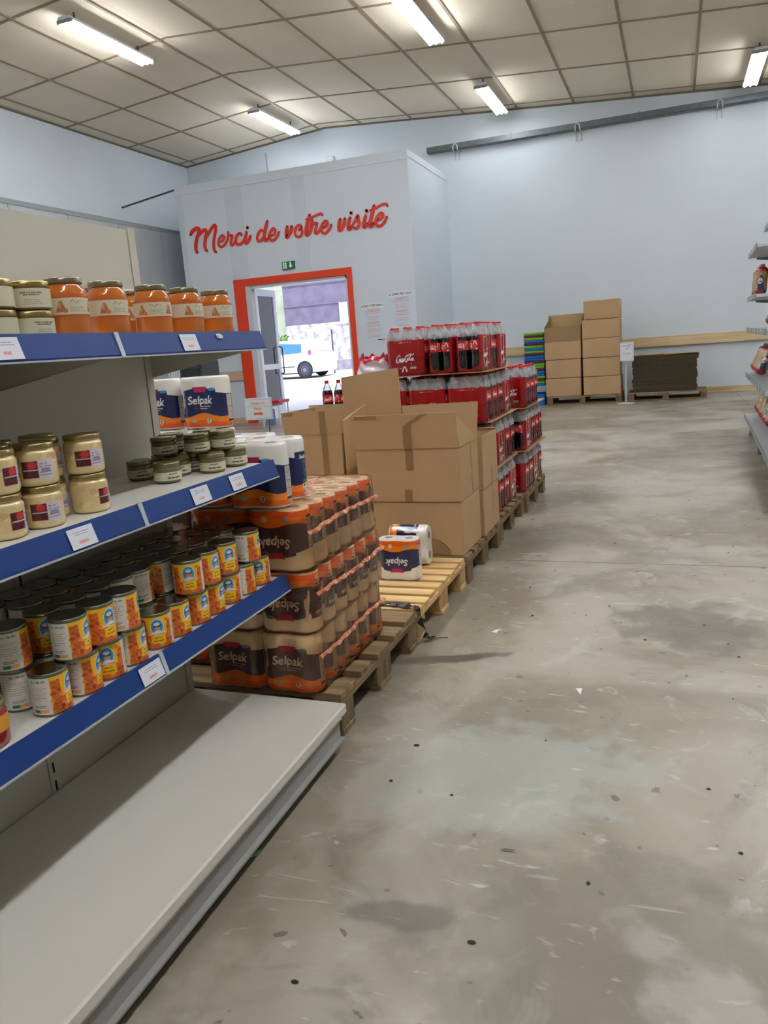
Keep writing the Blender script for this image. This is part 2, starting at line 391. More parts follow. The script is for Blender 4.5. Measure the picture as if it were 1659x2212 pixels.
# back wall with the opening behind the vestibule
zt = 5.6
b = MB(); ox0, ox1, oz = -9.0, -4.6, 3.4
b.box(LW-.2, ox0, BW, BW+.25, 0, zt).box(ox1, RW+.2, BW, BW+.25, 0, zt).box(ox0, ox1, BW, BW+.25, oz, zt)
b.build('wall_back', white_wall, kind='structure')
MB().box(LW-.2, LW, NW, BW, 0, zt).build('wall_left', white_wall, kind='structure')
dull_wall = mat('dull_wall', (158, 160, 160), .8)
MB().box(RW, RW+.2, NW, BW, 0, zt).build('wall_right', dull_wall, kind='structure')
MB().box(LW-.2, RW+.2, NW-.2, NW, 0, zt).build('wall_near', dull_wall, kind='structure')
tile = mat('ceiling_tile_beige', (236, 224, 202), .85, noise=.05, nscale=.7)
xr = -6.5; zl, zr_, zm = ceil_z(LW-.2), ceil_z(RW+.2), 5.535
c = MB(); t = .12
for (xa, za, xb, zb) in ((LW-.2, zl, xr, zm), (xr, zm, RW+.2, zr_)):
    c.add([(xa, NW-.2, za), (xb, NW-.2, zb), (xb, BW+.25, zb), (xa, BW+.25, za), (xa, NW-.2, za+t), (xb, NW-.2, zb+t), (xb, BW+.25, zb+t), (xa, BW+.25, za+t)],
          [(0, 1, 2, 3), (4, 7, 6, 5), (0, 4, 5, 1), (1, 5, 6, 2), (2, 6, 7, 3), (3, 7, 4, 0)])
c.build('ceiling', tile, kind='structure')
# ceiling grid bars
g = MB(); bar = mat('ceiling_grid', (150, 135, 112), .6)
w_, h_ = .019, .010
def strip_x(y, xa, xb):
    za, zb = ceil_z(xa), ceil_z(xb)
    g.add([(xa, y-w_, za-h_), (xb, y-w_, zb-h_), (xb, y+w_, zb-h_), (xa, y+w_, za-h_), (xa, y-w_, za), (xb, y-w_, zb), (xb, y+w_, zb), (xa, y+w_, za)], [(0, 3, 2, 1), (0, 1, 5, 4), (2, 3, 7, 6)])
y = 14.9
while y > NW: strip_x(y, LW, xr); strip_x(y, xr, RW); y -= 1.635
for x in [-9.5, -8.56, -7.6, -6.63, -5.72, -4.7, -3.68, -2.7, -1.7, -.7, .27, 1.26, 2.25, 3.24, 4.23, 5.22, 6.2]:
    z = ceil_z(x); g.box(x-w_, x+w_, NW, BW, z-h_-.002, z)
g.build('trim_1', bar, kind='structure')
# thin dark line where ceiling meets walls
e = MB()
for xa, xb in ((LW, xr), (xr, RW)):
    za, zb = ceil_z(xa), ceil_z(xb)
    e.add([(xa, BW-.02, za-.03), (xb, BW-.02, zb-.03), (xb, BW-.02, zb), (xa, BW-.02, za), (xa, BW, za-.03), (xb, BW, zb-.03)], [(0, 1, 2, 3), (0, 4, 5, 1)])
z = ceil_z(LW); e.box(LW, LW+.02, NW, BW-.02, z-.03, z)
e.build('trim_2', mat('ceiling_edge_trim', (120, 110, 92), .7), kind='structure')

# vestibule (white booth) in the corner
vx0, vx1, vy = -8.52, -4.085, 12.79; vt = 4.30
dx0, dx1, dz = -7.29, -5.28, 2.47
panel_white = mat('vestibule_panel', (212, 220, 231), .55)
b = MB(); th = .08
b.box(vx0, dx0, vy, vy+th, 0, vt).box(dx1, vx1, vy, vy+th, 0, vt).box(dx0, dx1, vy, vy+th, dz, vt)
b.box(vx1-th, vx1, vy+th, BW, 0, vt).box(vx0, vx0+th, vy+th, BW, 0, vt).box(vx0, vx1, vy+th, BW, vt-.08, vt-.001)
b.build('wall_vestibule', panel_white, kind='structure')
s = MB()
s.box(vx0-.01, vx1+.01, vy-.012, vy+.03, vt-.14, vt+.01)          # capping
s.box(vx1-.01, vx1+.012, vy+.03, BW, vt-.10, vt+.01)
s.box(vx1-.03, vx1+.008, vy-.008, vy+.03, 0, vt-.14)
s.build('trim_3', mat('vestibule_capping', (214, 220, 228), .5), kind='structure')
s = MB()
for xa, xb in ((-8.52, -8.40), (-7.52, -7.18), (-6.2, -5.95)): s.box(xa, xb, vy-.004, vy, dz+.15 if xa > -7.4 else 0, vt-.14)
s.build('trim_4', mat('panel_joint_band', (204, 213, 224), .55), kind='structure')
# entrance frame and leaf
orange = mat('orange_red_paint', (226, 62, 24), .45)
d = thing('door_1', None, None, (-6.285, vy, 0)); d['kind'] = 'structure'; adopt(d, None)
f = MB(); o_ = -6.285
f.box(-7.507-o_, -7.29-o_+.0, -.03, 0.10, 0, 2.588).box(-5.28-o_, -5.19-o_, -.03, .10, 0, 2.588).box(-7.29-o_, -5.28-o_, -.03, .10, 2.47, 2.588)
f.build('door_frame', orange, d)
f = MB(); wf = mat('white_aluminium', (236, 238, 244), .35)
f.box(-7.29-o_, -7.24-o_, .02, .16, 0, 2.47).box(-5.33-o_, -5.28-o_, .02, .16, 0, 2.47).box(-7.29-o_, -5.28-o_, .02, .16, 2.42, 2.47)
f.build('door_lining', wf, d)
lf = MB(); X = -7.24-o_
for (ya, yb, za, zb) in ((.16, .24, .02, 2.42), (.84, .93, .02, 2.42), (.24, .84, 2.30, 2.42), (.24, .84, .02, .26), (.24, .84, .95, 1.05)): lf.box(X, X+.05, ya, yb, za, zb)
leaf = lf.build('door_leaf', wf, d)
glass = film('door_glass', (.90, .93, .98), .06, (190, 200, 220), .05, 0.02, 2.)
MB().box(X+.02, X+.028, .24, .84, 1.05, 2.30).box(X+.02, X+.028, .24, .84, .26, .95).build('glass_pane', glass, leaf)
h = MB().tube([(X+.05, .88, .85), (X+.12, .88, .87), (X+.12, .88, 1.35), (X+.05, .88, 1.37)], .013); h.build('door_handle', mat('dark_red_grip', (110, 60, 66), .4), leaf)

# cold room partition along left wall
cr = thing('cold_room', 'tall grey panelled cold room standing along the left wall beside the white vestibule', 'cold room', (-9.35, 11.5, 0)); adopt(cr, None)
MB().box(-.40, .40, -3.5, 3.65, 0, 3.66).build('panel_wall', mat('cold_room_panel', (168, 174, 178), .5), cr)
s = MB()
for k in range(6): s.box(.40, .404, -3.5+1.2*k, -3.492+1.2*k, 0, 3.60)
s.box(-.41, .41, -3.52, 3.66, 3.60, 3.67); s.build('panel_joint', mat('cold_room_joint', (140, 146, 150), .5), cr)
# rod tying wall and vestibule
o = MB().cyl((LW, 0, 0), (vx0, 0, .16), .016).build('tie_rod', mat('dark_steel', (88, 92, 98), .4, .7)); o.location = (0, 12.85, 4.13)
set_tags(o, 'thin dark steel rod spanning from the left wall to the white vestibule', 'rod')

# wooden rails on the back wall and vestibule
pine = wood('pine_board', (226, 204, 166), (196, 166, 122), 0, 6.)
for n, (xa, xb, za, zb) in enumerate([(vx1+.02, -2.6, .90, 1.02), (-2.6, 6.9, .90, 1.03)]):
    o = MB().box(xa, xb, BW-.03, BW, za+.06, zb+.01).box(xa, xb, BW-.07, BW-.0, za-.03, za+.06).build('trim_%d' % (5+n), pine, kind='structure')
MB().box(.35, 6.9, BW-.03, BW, 0, .10).build('baseboard_back', pine, kind='structure')
MB().box(vx0+.05, -7.507, vy-.04, vy-.006, .80, .975).box(vx0+.05, -7.507, vy-.04, vy-.006, .0, .11).build('trim_7', wood('pine_board_pale', (214, 186, 160), (196, 166, 138), 0, 6.), kind='structure')

# cable tray
ct = thing('cable_tray', 'long perforated grey metal cable tray running along the top of the back wall', 'cable tray', (1.2, 15.2, 4.76)); adopt(ct, None)
gm = mat('galvanised_tray', (120, 126, 130), .45, .6, noise=.15, nscale=20)
b = MB(); XA, XB = -5.6, 5.6
b.box(XA, XB, -.16, -.155, -.05, .05).box(XA, XB, -.16, -.02, -.05, -.045)
for k in range(180):
    x = XA+(XB-XA)*k/180; b.box(x, x+.03, -.163, -.16, -.03, .035)
for x in (-4.0, -1.8, .3, 2.4, 4.6): b.box(x, x+.015, -.168, -.155, -.06, .06)
b.build('tray', gm, ct)
b = MB(); b.cyl((XA, -.10, .0), (XB, -.10, .0), .035).cyl((XA, -.06, -.01), (XB, -.06, -.01), .028)
b.build('cables', mat('black_cable', (52, 54, 56), .5), ct)
for x in (-3.88-1.2, -1.66-1.2, .64-1.2, 2.9-1.2, 5.2-1.2):
    q = MB().box(x-.02, x, -.17, 0, -.075, -.055).box(x+.06, x+.08, -.17, 0, -.075, -.055)
    q.tube([(x-.01, -.17, -.06), (x-.01, -.17, .0), (x+.03, -.17, .05), (x+.07, -.17, 0), (x+.07, -.17, -.06)], .012).box(x-.02, x, -.02, 0, -.22, -.06).box(x+.06, x+.08, -.02, 0, -.22, -.06)
    q.build('bracket', mat('white_bracket', (196, 200, 204), .4), ct)
o = MB().box(-.012, .012, -.025, 0, 0, .9).build('conduit', mat('conduit_grey', (176, 180, 186), .5)); o.location = (-7.85, BW, 4.35); set_tags(o, 'thin pale vertical conduit on the back wall above the white vestibule', 'conduit')
o = MB().bbox(-.08, .08, -.07, 0, 0, .15, .01).build('junction_box', mat('jbox', (214, 216, 220), .5)); o.location = (-6.43, BW, 4.83); set_tags(o, 'small white junction box on back wall just above the vestibule roof', 'junction box')

# ------------------------------------------------------------------ fluorescent fittings
def tube_mat(nm_, st_):
    m = bpy.data.materials.new(nm_); m.use_nodes = True
    bb = m.node_tree.nodes['Principled BSDF']; bb.inputs['Emission Color'].default_value = (.96, .975, 1, 1); bb.inputs['Emission Strength'].default_value = st_; bb.inputs['Base Color'].default_value = (.9, .9, .9, 1); return m
tube_m = tube_mat('lit_tube', TUBE_STRENGTH); tube_dim = tube_mat('lit_tube_dim', TUBE_STRENGTH*.5)  # second copy dimmed so fittings by the back wall don't overlight it
def lamp():
    r = thing('ceiling_light', 'fitting', 'ceiling light'); adopt(r, None); Lh = .82
    b = MB(); b.prism([(-.105, .0), (-.08, .045), (.08, .045), (.105, .0), (.10, -.002), (.05, .015), (0, .0), (-.05, .015), (-.10, -.002)], -Lh, Lh)
    fix_normals(b.build('reflector', mat('lamp_white', (225, 230, 235), .35), r))
    for x in (-.08, 0, .08):
        MB().cyl((x, -Lh+.03, -.028), (x, Lh-.03, -.028), .016, 10).build('tube', tube_m, r)
    s = MB()
    for y in (-Lh, Lh-.03): s.box(-.11, .11, y, y+.03, -.03, .01)
    s.build('end_cap', mat('lamp_cap', (150, 152, 156), .4), r)
    MB().cyl((0, -Lh+.2, .045), (0, -Lh+.2, .15), .012).cyl((0, Lh-.2, .045), (0, Lh-.2, .15), .012).build('hanger', mat('dark_steel', (88, 92, 98), .4, .7), r)
    return r
lp = lamp(); first = True; dimmed = []
where = {(-6.95, 0): 'upper left corner of the photo', (-6.83, 1): 'above the left end of the white vestibule', (-3.05, 0): 'top edge of the photo above the vestibule corner', (-2.88, 1): 'just left of the cable tray near the back wall', (1.08, 1): 'at the right edge of the photo'}
for x, ys in ((-6.95, (13.75, 9.33, 4.9, .5)), (-3.0, (13.95, 10.2, 6.9, 4.8, 2.7, .6)), (1.08, (13.73, 9.4, 7.2, 5.1, 3.0, .9, -1.2, -3.3)), (5.0, (12.0, 9.4))):  # unseen fittings, far right row and closer near ones, added to brighten the room
    for i, y in enumerate(ys):
        o = lp if first else copy_tree(lp); first = False
        xx = x+(.10 if (i == 0 and x < 0) else 0)
        o.location = (xx, y, ceil_z(xx)-.15)
        nm = {-6.95: 'left', -3.0: 'centre', 1.08: 'right', 5.0: 'unseen far right'}[x]
        o['label'] = 'lit fluorescent ceiling fitting in the %s row, %s' % (nm, ('nearest the back wall', 'second from the back wall', 'third from the back wall, unseen', 'fourth from the back wall, unseen', 'fifth from the back wall, added unseen', 'sixth from the back wall, added unseen', 'seventh from the back wall, added unseen', 'eighth from the back wall, added unseen')[i])
        o['group'] = 'fluorescent ceiling fittings'
        if y > 13: dimmed.append(o)

for o in dimmed:
    for ch in KIDS[o.name]:
        if ch.name.startswith('tube'): ch.material_slots[0].link = 'OBJECT'; ch.material_slots[0].material = tube_dim
# ------------------------------------------------------------------ wall lettering
def unproj(u, v, y0):
    Rm = ((0.9361610252747598, 0.005647586292026885, -0.3515261576690769), (0.34413958602394223, -0.2192215631383651, 0.9129676070849619), (-0.07190605042540081, -0.9756587574681251, -0.20717024131851997))
    q = (u-829.5, v-1106., 1670.); d = [sum(a*b for a, b in zip(r, q)) for r in Rm]; t = y0/d[1]; return d[0]*t, d[2]*t+CAM_Z
LT = [(50, [(88, 560), (108, 515), (150, 475), (198, 457), (222, 490), (212, 545), (190, 610), (174, 690), (172, 770), (192, 835)]),
 (44, [(195, 590), (240, 535), (285, 492), (318, 482), (336, 520), (325, 590), (312, 680), (315, 760), (348, 812)]),
 (40, [(322, 620), (365, 545), (410, 465), (450, 415), (474, 415), (480, 470), (466, 560), (452, 650), (450, 740), (462, 800), (490, 828)]),
 (32, [(560, 672), (600, 635), (612, 595), (585, 568), (548, 600), (525, 650), (525, 710), (562, 748), (612, 722), (652, 660), (672, 600), (674, 512)]),
 (34, [(674, 512), (685, 570), (732, 565), (736, 600), (718, 680), (735, 720), (775, 680), (800, 600), (845, 535), (878, 545), (882, 568)]),
 (38, [(845, 535), (805, 580), (792, 650), (815, 700), (860, 705), (910, 660), (950, 580)]),
 (42, [(962, 515), (945, 600), (935, 660), (960, 688), (1000, 640), (1022, 575)]),
 (56, [(974, 447), (978, 446)]),
 (36, [(1228, 500), (1185, 490), (1145, 540), (1128, 610), (1150, 660), (1200, 630), (1240, 550)]),
 (44, [(1284, 345), (1255, 470), (1235, 580), (1250, 645), (1300, 615)]),
 (34, [(1340, 575), (1390, 548), (1405, 490), (1375, 462), (1330, 520), (1310, 590), (1340, 640), (1400, 632), (1445, 570), (1466, 515)])]
RT = [(46, [(8, 500), (-6, 590), (2, 668), (40, 620), (74, 545), (76, 495)]),
 (34, [(236, 512), (205, 480), (158, 502), (130, 570), (140, 640), (185, 665), (230, 630), (238, 570), (215, 535), (188, 560)]),
 (46, [(358, 320), (335, 400), (312, 500), (300, 590), (315, 632), (350, 600), (385, 500), (398, 400)]),
 (28, [(298, 390), (350, 385), (425, 342), (500, 308), (540, 300), (556, 330)]),
 (34, [(396, 395), (412, 455), (468, 452), (462, 500), (440, 580), (460, 612), (505, 570), (540, 490)]),
 (36, [(570, 522), (620, 490), (632, 440), (600, 418), (555, 470), (537, 540), (560, 598), (610, 600), (665, 540), (695, 472)]),
 (44, [(834, 385), (815, 470), (818, 550), (850, 548), (888, 470), (906, 378)]),
 (44, [(988, 362), (965, 450), (957, 510), (975, 540), (1020, 490)]), (54, [(1000, 295), (1006, 287)]),
 (36, [(1020, 490), (1062, 420), (1105, 332), (1118, 400), (1125, 480), (1090, 530), (1045, 515)]),
 (44, [(1230, 330), (1207, 420), (1196, 480), (1213, 508), (1262, 450)]), (54, [(1242, 260), (1248, 252)]),
 (46, [(1362, 175), (1340, 270), (1312, 380), (1292, 470), (1308, 498), (1355, 450)]),
 (28, [(1298, 248), (1368, 225), (1440, 180), (1510, 150), (1556, 152), (1570, 185)]),
 (36, [(1420, 400), (1482, 370), (1498, 312), (1465, 292), (1412, 350), (1385, 430), (1405, 480), (1460, 490), (1522, 430), (1558, 348)])]
lm = MB(); k_ = 0
def ribbon(mb, pts, w, y, th=.012):
    P = catmull(pts, 8); P = [Vector((p[0], 0, p[1])) for p in P]; n = len(P); top = []; bot = []
    for i in range(n):
        a = P[max(0, i-1)]; b2 = P[min(n-1, i+1)]; d = (b2-a).normalized(); nn = Vector((-d.z, 0, d.x)); t = i/(n-1)
        ww = w*(.62+.38*min(1, 6*min(t, 1-t)+.25)); top.append(P[i]+nn*ww/2); bot.append(P[i]-nn*ww/2)
    vs = [(v.x, y, v.z) for v in top]+[(v.x, y, v.z) for v in bot]+[(v.x, y+th, v.z) for v in top]+[(v.x, y+th, v.z) for v in bot]
    fs = []
    for i in range(n-1): fs += [(i, n+i, n+i+1, i+1), (i, i+1, 2*n+i+1, 2*n+i), (n+i, 3*n+i, 3*n+i+1, n+i+1)]
    mb.add(vs, fs)
    for cpt in (P[0], P[-1]):
        rr = w*.33; vs = [(cpt.x+rr*math.cos(a*PI/6), y, cpt.z+rr*math.sin(a*PI/6)) for a in range(12)]; vs += [(v[0], y+th, v[2]) for v in vs]
        mb.add(vs, [tuple(range(12))]+[(i, (i+1) % 12, 12+(i+1) % 12, 12+i) for i in range(12)])
for (ou, ov), LS in (((400, 430), LT), ((620, 420), RT)):
    for w, pts in LS:
        q = [unproj(ou+x*.138638, ov+yy*.138638, vy) for x, yy in pts]
        ribbon(lm, q, w*1.18*.138638*14.2/1690, vy-.016-.0002*k_); k_ += 1
o = fix_normals(lm.build('wall_lettering', mat('red_lettering', (222, 48, 26), .5))); set_tags(o, 'large red script lettering Merci de votre visite on the white vestibule above the door', 'lettering')

# exit sign and posters
def poster(name, x0, x1, z0, z1, cv, label, cat, y=None, th=.004, frame=(225, 230, 238)):
    y = vy if y is None else y
    r = thing(name, label, cat, ((x0+x1)/2, y, z0)); adopt(r, None)
    MB().box(-(x1-x0)/2, (x1-x0)/2, -th, 0, 0, z1-z0).build('backing', mat('poster_back_%d' % frame[0], frame, .5), r)
    flat_panel('printed_face', cv, r, lambda X, Y: np.stack([X-(x1-x0)/2, np.full_like(X, -th-.0015), Y], -1))
    return r
def quoi(head):
    cv = Canvas(.42, .68, .004, (206, 220, 236)); cv.rect(0, .42, .60, .68, (226, 232, 240))
    cv.text(head, .21, .625, .045, (20, 22, 30), bold=.03)
    for y0, y1, n in ((.50, .585, 6), (.40, .48, 5), (.29, .375, 5), (.19, .26, 5), (.11, .16, 3)): cv.lines(.06, .36, y0, y1, n, .005, (214, 120, 110), seed=int(y0*100), center=True)
    return cv
c1 = quoi("LA DLC C'EST QUOI ?"); c1.rect(.27, .35, .055, .075, (40, 40, 50)); c1.ell(.38, .06, .022, .022, (214, 110, 100)); c1.ell(.38, .06, .012, .012, (206, 220, 236))
poster('wall_poster', -5.07, -4.65, 1.28, 1.95, c1, "white poster headed LA DLC C'EST QUOI beside the orange door frame", 'poster')
c2 = quoi("LA DDM C'EST QUOI ?")
poster('wall_poster', -4.54, -4.12, 1.43, 2.10, c2, "white poster headed LA DDM C'EST QUOI at the vestibule corner, higher one", 'poster')
cv = Canvas(.24, .13, .004, (20, 110, 70)); cv.rect(.02, .09, .015, .115, (235, 250, 240)); cv.ell(.055, .098, .009, .009, (30, 130, 84)); cv.strokes([[(.055, .088), (.052, .060), (.068, .045), (.066, .024)], [(.052, .060), (.040, .040), (.026, .036)], [(.056, .082), (.074, .074)], [(.056, .082), (.036, .074)]], .008, (30, 130, 84))
cv.rect(.15, .18, .05, .12, (235, 250, 240)); cv.poly([(.125, .065), (.165, .015), (.205, .065)], (235, 250, 240))
poster('exit_sign', -6.49, -6.25, 2.67, 2.80, cv, 'small green emergency exit sign with white arrow above the entrance', 'sign', th=.03, frame=(20, 100, 66))
# fresh produce sign on a stand
r = thing('sign_stand', 'white sign on a slim metal stand reading PRODUITS FRAIS with an orange arrow', 'sign', (-3.415, 6.0, 0)); adopt(r, None)
cv = Canvas(.27, .185, .0025, (214, 222, 226)); 
for a in ((.008, .262, .008, .011), (.008, .262, .174, .177)): cv.rect(*a, (120, 130, 136))
for a in ((.008, .011, .008, .177), (.259, .262, .008, .177)): cv.rect(*a, (120, 130, 136))
cv.text('PRODUITS', .135, .128, .030, (214, 70, 40), bold=.02); cv.text('FRAIS', .135, .082, .030, (214, 70, 40), bold=.02); cv.rect(.02, .25, .112, .114, (150, 156, 160))
cv.rect(.09, .155, .042, .060, (222, 90, 40)); cv.poly([(.152, .032), (.152, .070), (.185, .051)], (222, 90, 40))
flat_panel('printed_face', cv, r, lambda X, Y: np.stack([X-.135, np.full_like(X, -.006), Y+.665], -1))
MB().bbox(-.138, .138, -.004, .008, .662, .853, .002).build('sign_board', mat('sign_board_grey', (190, 196, 200), .4), r)
MB().cyl((.08, .015, 0), (.08, .015, .70), .012).build('pole', mat('chrome', (200, 204, 210), .2, 1.), r); MB().lathe([(.14, 0), (.14, .012), (.02, .02)], 24, c=(.08, .02, 0)).build('base', mat('chrome', (0, 0, 0)), r)
# dark cabinet and striped heater seen past the shelf end
r = thing('drinks_cooler', 'black cooler cabinet seen below the top shelf end, in front of the vestibule', 'cooler', (-6.95, 10.2, 0)); adopt(r, None)
MB().bbox(-.15, .24, -.0, .5, 0, 1.20, .01).build('body', mat('cooler_black', (44, 46, 52), .3), r); MB().box(-.10, .20, -.012, 0, .15, 1.1).build('door', mat('cooler_door', (30, 32, 38), .08), r)
MB().cyl((.17, -.04, .4), (.17, -.04, .9), .01).build('handle', mat('cooler_handle', (120, 122, 128), .3), r)
r = thing('radiator', 'pale ribbed panel radiator standing left of the black cooler', 'radiator', (-7.22, 10.2, 0)); adopt(r, None)
b = MB()
for k in range(5): b.bbox(-.10+.045*k, -.065+.045*k, 0, .09, .15, 1.17, .008)
b.build('fins', mat('radiator_white', (214, 220, 230), .4), r); MB().box(-.11, .12, .02, .07, .12, .18).box(-.11, .12, .02, .07, 1.12, 1.16).box(-.09, -.06, .02, .07, 0, .12).box(.06, .09, .02, .07, 0, .12).build('rails', mat('radiator_rail', (170, 178, 200), .4), r)
# small red table in the entrance
r = thing('side_table', 'small red topped table standing in the entrance doorway', 'table', (-6.55, 12.1, 0)); adopt(r, None)
MB().bbox(-.19, .19, -.2, .2, .40, .45, .006).build('tabletop', mat('red_plastic', (206, 34, 48), .35), r)
for x in (-.16, .16):
    for y in (-.17, .17): MB().cyl((x, y, 0), (x, y, .40), .012).build('leg', mat('white_leg', (220, 210, 214), .4), r)
MB().box(-.12, .0, -.15, -.03, .02, .3).build('shelf_bin', mat('blue_bin', (80, 120, 170), .5), r)

# ------------------------------------------------------------------ outside
ash = mat('pale_forecourt', (205, 204, 210), .9, noise=.05, nscale=.6)
def gz(y): return .0+max(0, y-15.45)*.0235
g2 = MB(); ys = [15.45, 45, 120]
g2.add([(-60, 15.45, 0), (30, 15.45, 0), (30, 45, gz(45)), (-60, 45, gz(45)), (-160, 120, gz(45)), (30, 120, gz(45))], [(0, 1, 2, 3), (3, 2, 5, 4)])
g2.build('forecourt_ground', ash, kind='structure')
r = thing('stone_house', 'stone house with a darker mauve upper storey behind the parked car outside the entrance', 'building', (-12, 34, gz(34))); adopt(r, None)
stone = mat('stone_wall', (206, 204, 210), .9, noise=.55, nscale=3.5, bump=.8, bscale=5.)
MB().box(-5.35, 8, 0, 6, -1, 2.10).build('wall', stone, r)
rf = MB(); rf.box(-5.42, 8, .02, 6, 2.10, 9.0)
rf.build('upper_wall', mat('upper_wall_mauve', (120, 114, 136), .9, noise=.22, nscale=2.2, bump=.6, bscale=8.), r)  # upper storey in a darker mauve, mottled at random
rr = MB()
for k in range(2): rr.box(-5.42, 8, -.02, .02, 2.95+k*.95, 3.0+k*.95)
rr.build('string_course', mat('upper_wall_ledge', (120, 114, 136), .9), r)
MB().box(-2.55, -1.0, -.05, 0.02, 2.0, 2.95).build('annex', mat('garage_white', (235, 236, 240), .8), r)
lo = MB().box(-2.7, 1.5, 0, .3, 0, .45).build('low_wall', mat('low_wall_grey', (150, 148, 162), .9, noise=.3, nscale=5)); lo.location = (-12.4, 32, gz(32)-.02); set_tags(lo, 'low grey stone garden wall to the right of the parked car', 'wall')
hl = MB(); n = 12
for i in range(n):
    a = -30+i*3.2; hl.add([(a*2.2, 95+3*math.sin(i), 0), (a*2.2+7.2, 95+3*math.sin(i+1), 0), (a*2.2+7.2, 125, 40+6*math.sin(i*1.3+1.3)), (a*2.2, 125, 40+6*math.sin(i*1.3))], [(0, 1, 2, 3)])
hl.build('hillside', mat('wooded_hill', (146, 156, 140), .95, noise=.4, nscale=.25), kind='structure')
po = MB().cyl((0, 0, 0), (0, 0, 1.75), .03).build('iron_post', mat('iron_dark', (70, 66, 80), .6)); po.location = (-13.1, 29.6, gz(29.6)); set_tags(po, 'thin dark iron post behind the rear of the parked car', 'post')
# bush
def bush(name, loc, R_, n, label, c1, c2):
    root = thing(name, label, 'bush', loc); adopt(root, None); b = MB(); rn = random.Random(5)
    for i in range(n):
        d = Vector((rn.gauss(0, 1), rn.gauss(0, 1), abs(rn.gauss(0, 1)))).normalized()*rn.uniform(.35, 1)
        p = Vector((d.x*R_[0], d.y*R_[1], d.z*R_[2])); l = rn.uniform(.18, .34); a = Vector((rn.uniform(-1, 1), rn.uniform(-1, 1), rn.uniform(-.2, 1))).normalized(); s2 = a.orthogonal().normalized()*l*.28
        b.add([p, p+a*l*.5+s2, p+a*l, p+a*l*.5-s2], [(0, 1, 2, 3)], i % 2)
    b.build('foliage', [mat(name+'_a', c1, .6), mat(name+'_b', c2, .6)], root)
    MB().cyl((0, 0, 0), (0, 0, R_[2]*.6), .05, r1=.02).build('stem', mat('bark', (92, 74, 58), .9), root)
bush('garden_bush', (-17.1, 32.3, gz(32.3)+.25), (.85, .7, 1.5), 520, 'leafy green bush behind the garden wall at the left of the doorway view', (70, 120, 50), (110, 150, 70))
fw = MB().box(-1.2, 1.05, 0, .2, 0, 1.35).build('garden_wall', mat('garden_wall_white', (225, 226, 230), .8)); fw.location = (-17.2, 30.6, gz(30.6)); set_tags(fw, 'pale garden wall behind the front of the parked car', 'wall')
fr = MB()
for k in range(11): fr.cyl((-1.1+.2*k, .1, 1.35), (-1.1+.2*k, .1, 1.75), .012)
fr.cyl((-1.15, .1, 1.75), (1.0, .1, 1.75), .015); fr.build('railing', mat('iron_dark', (0, 0, 0)), fw)
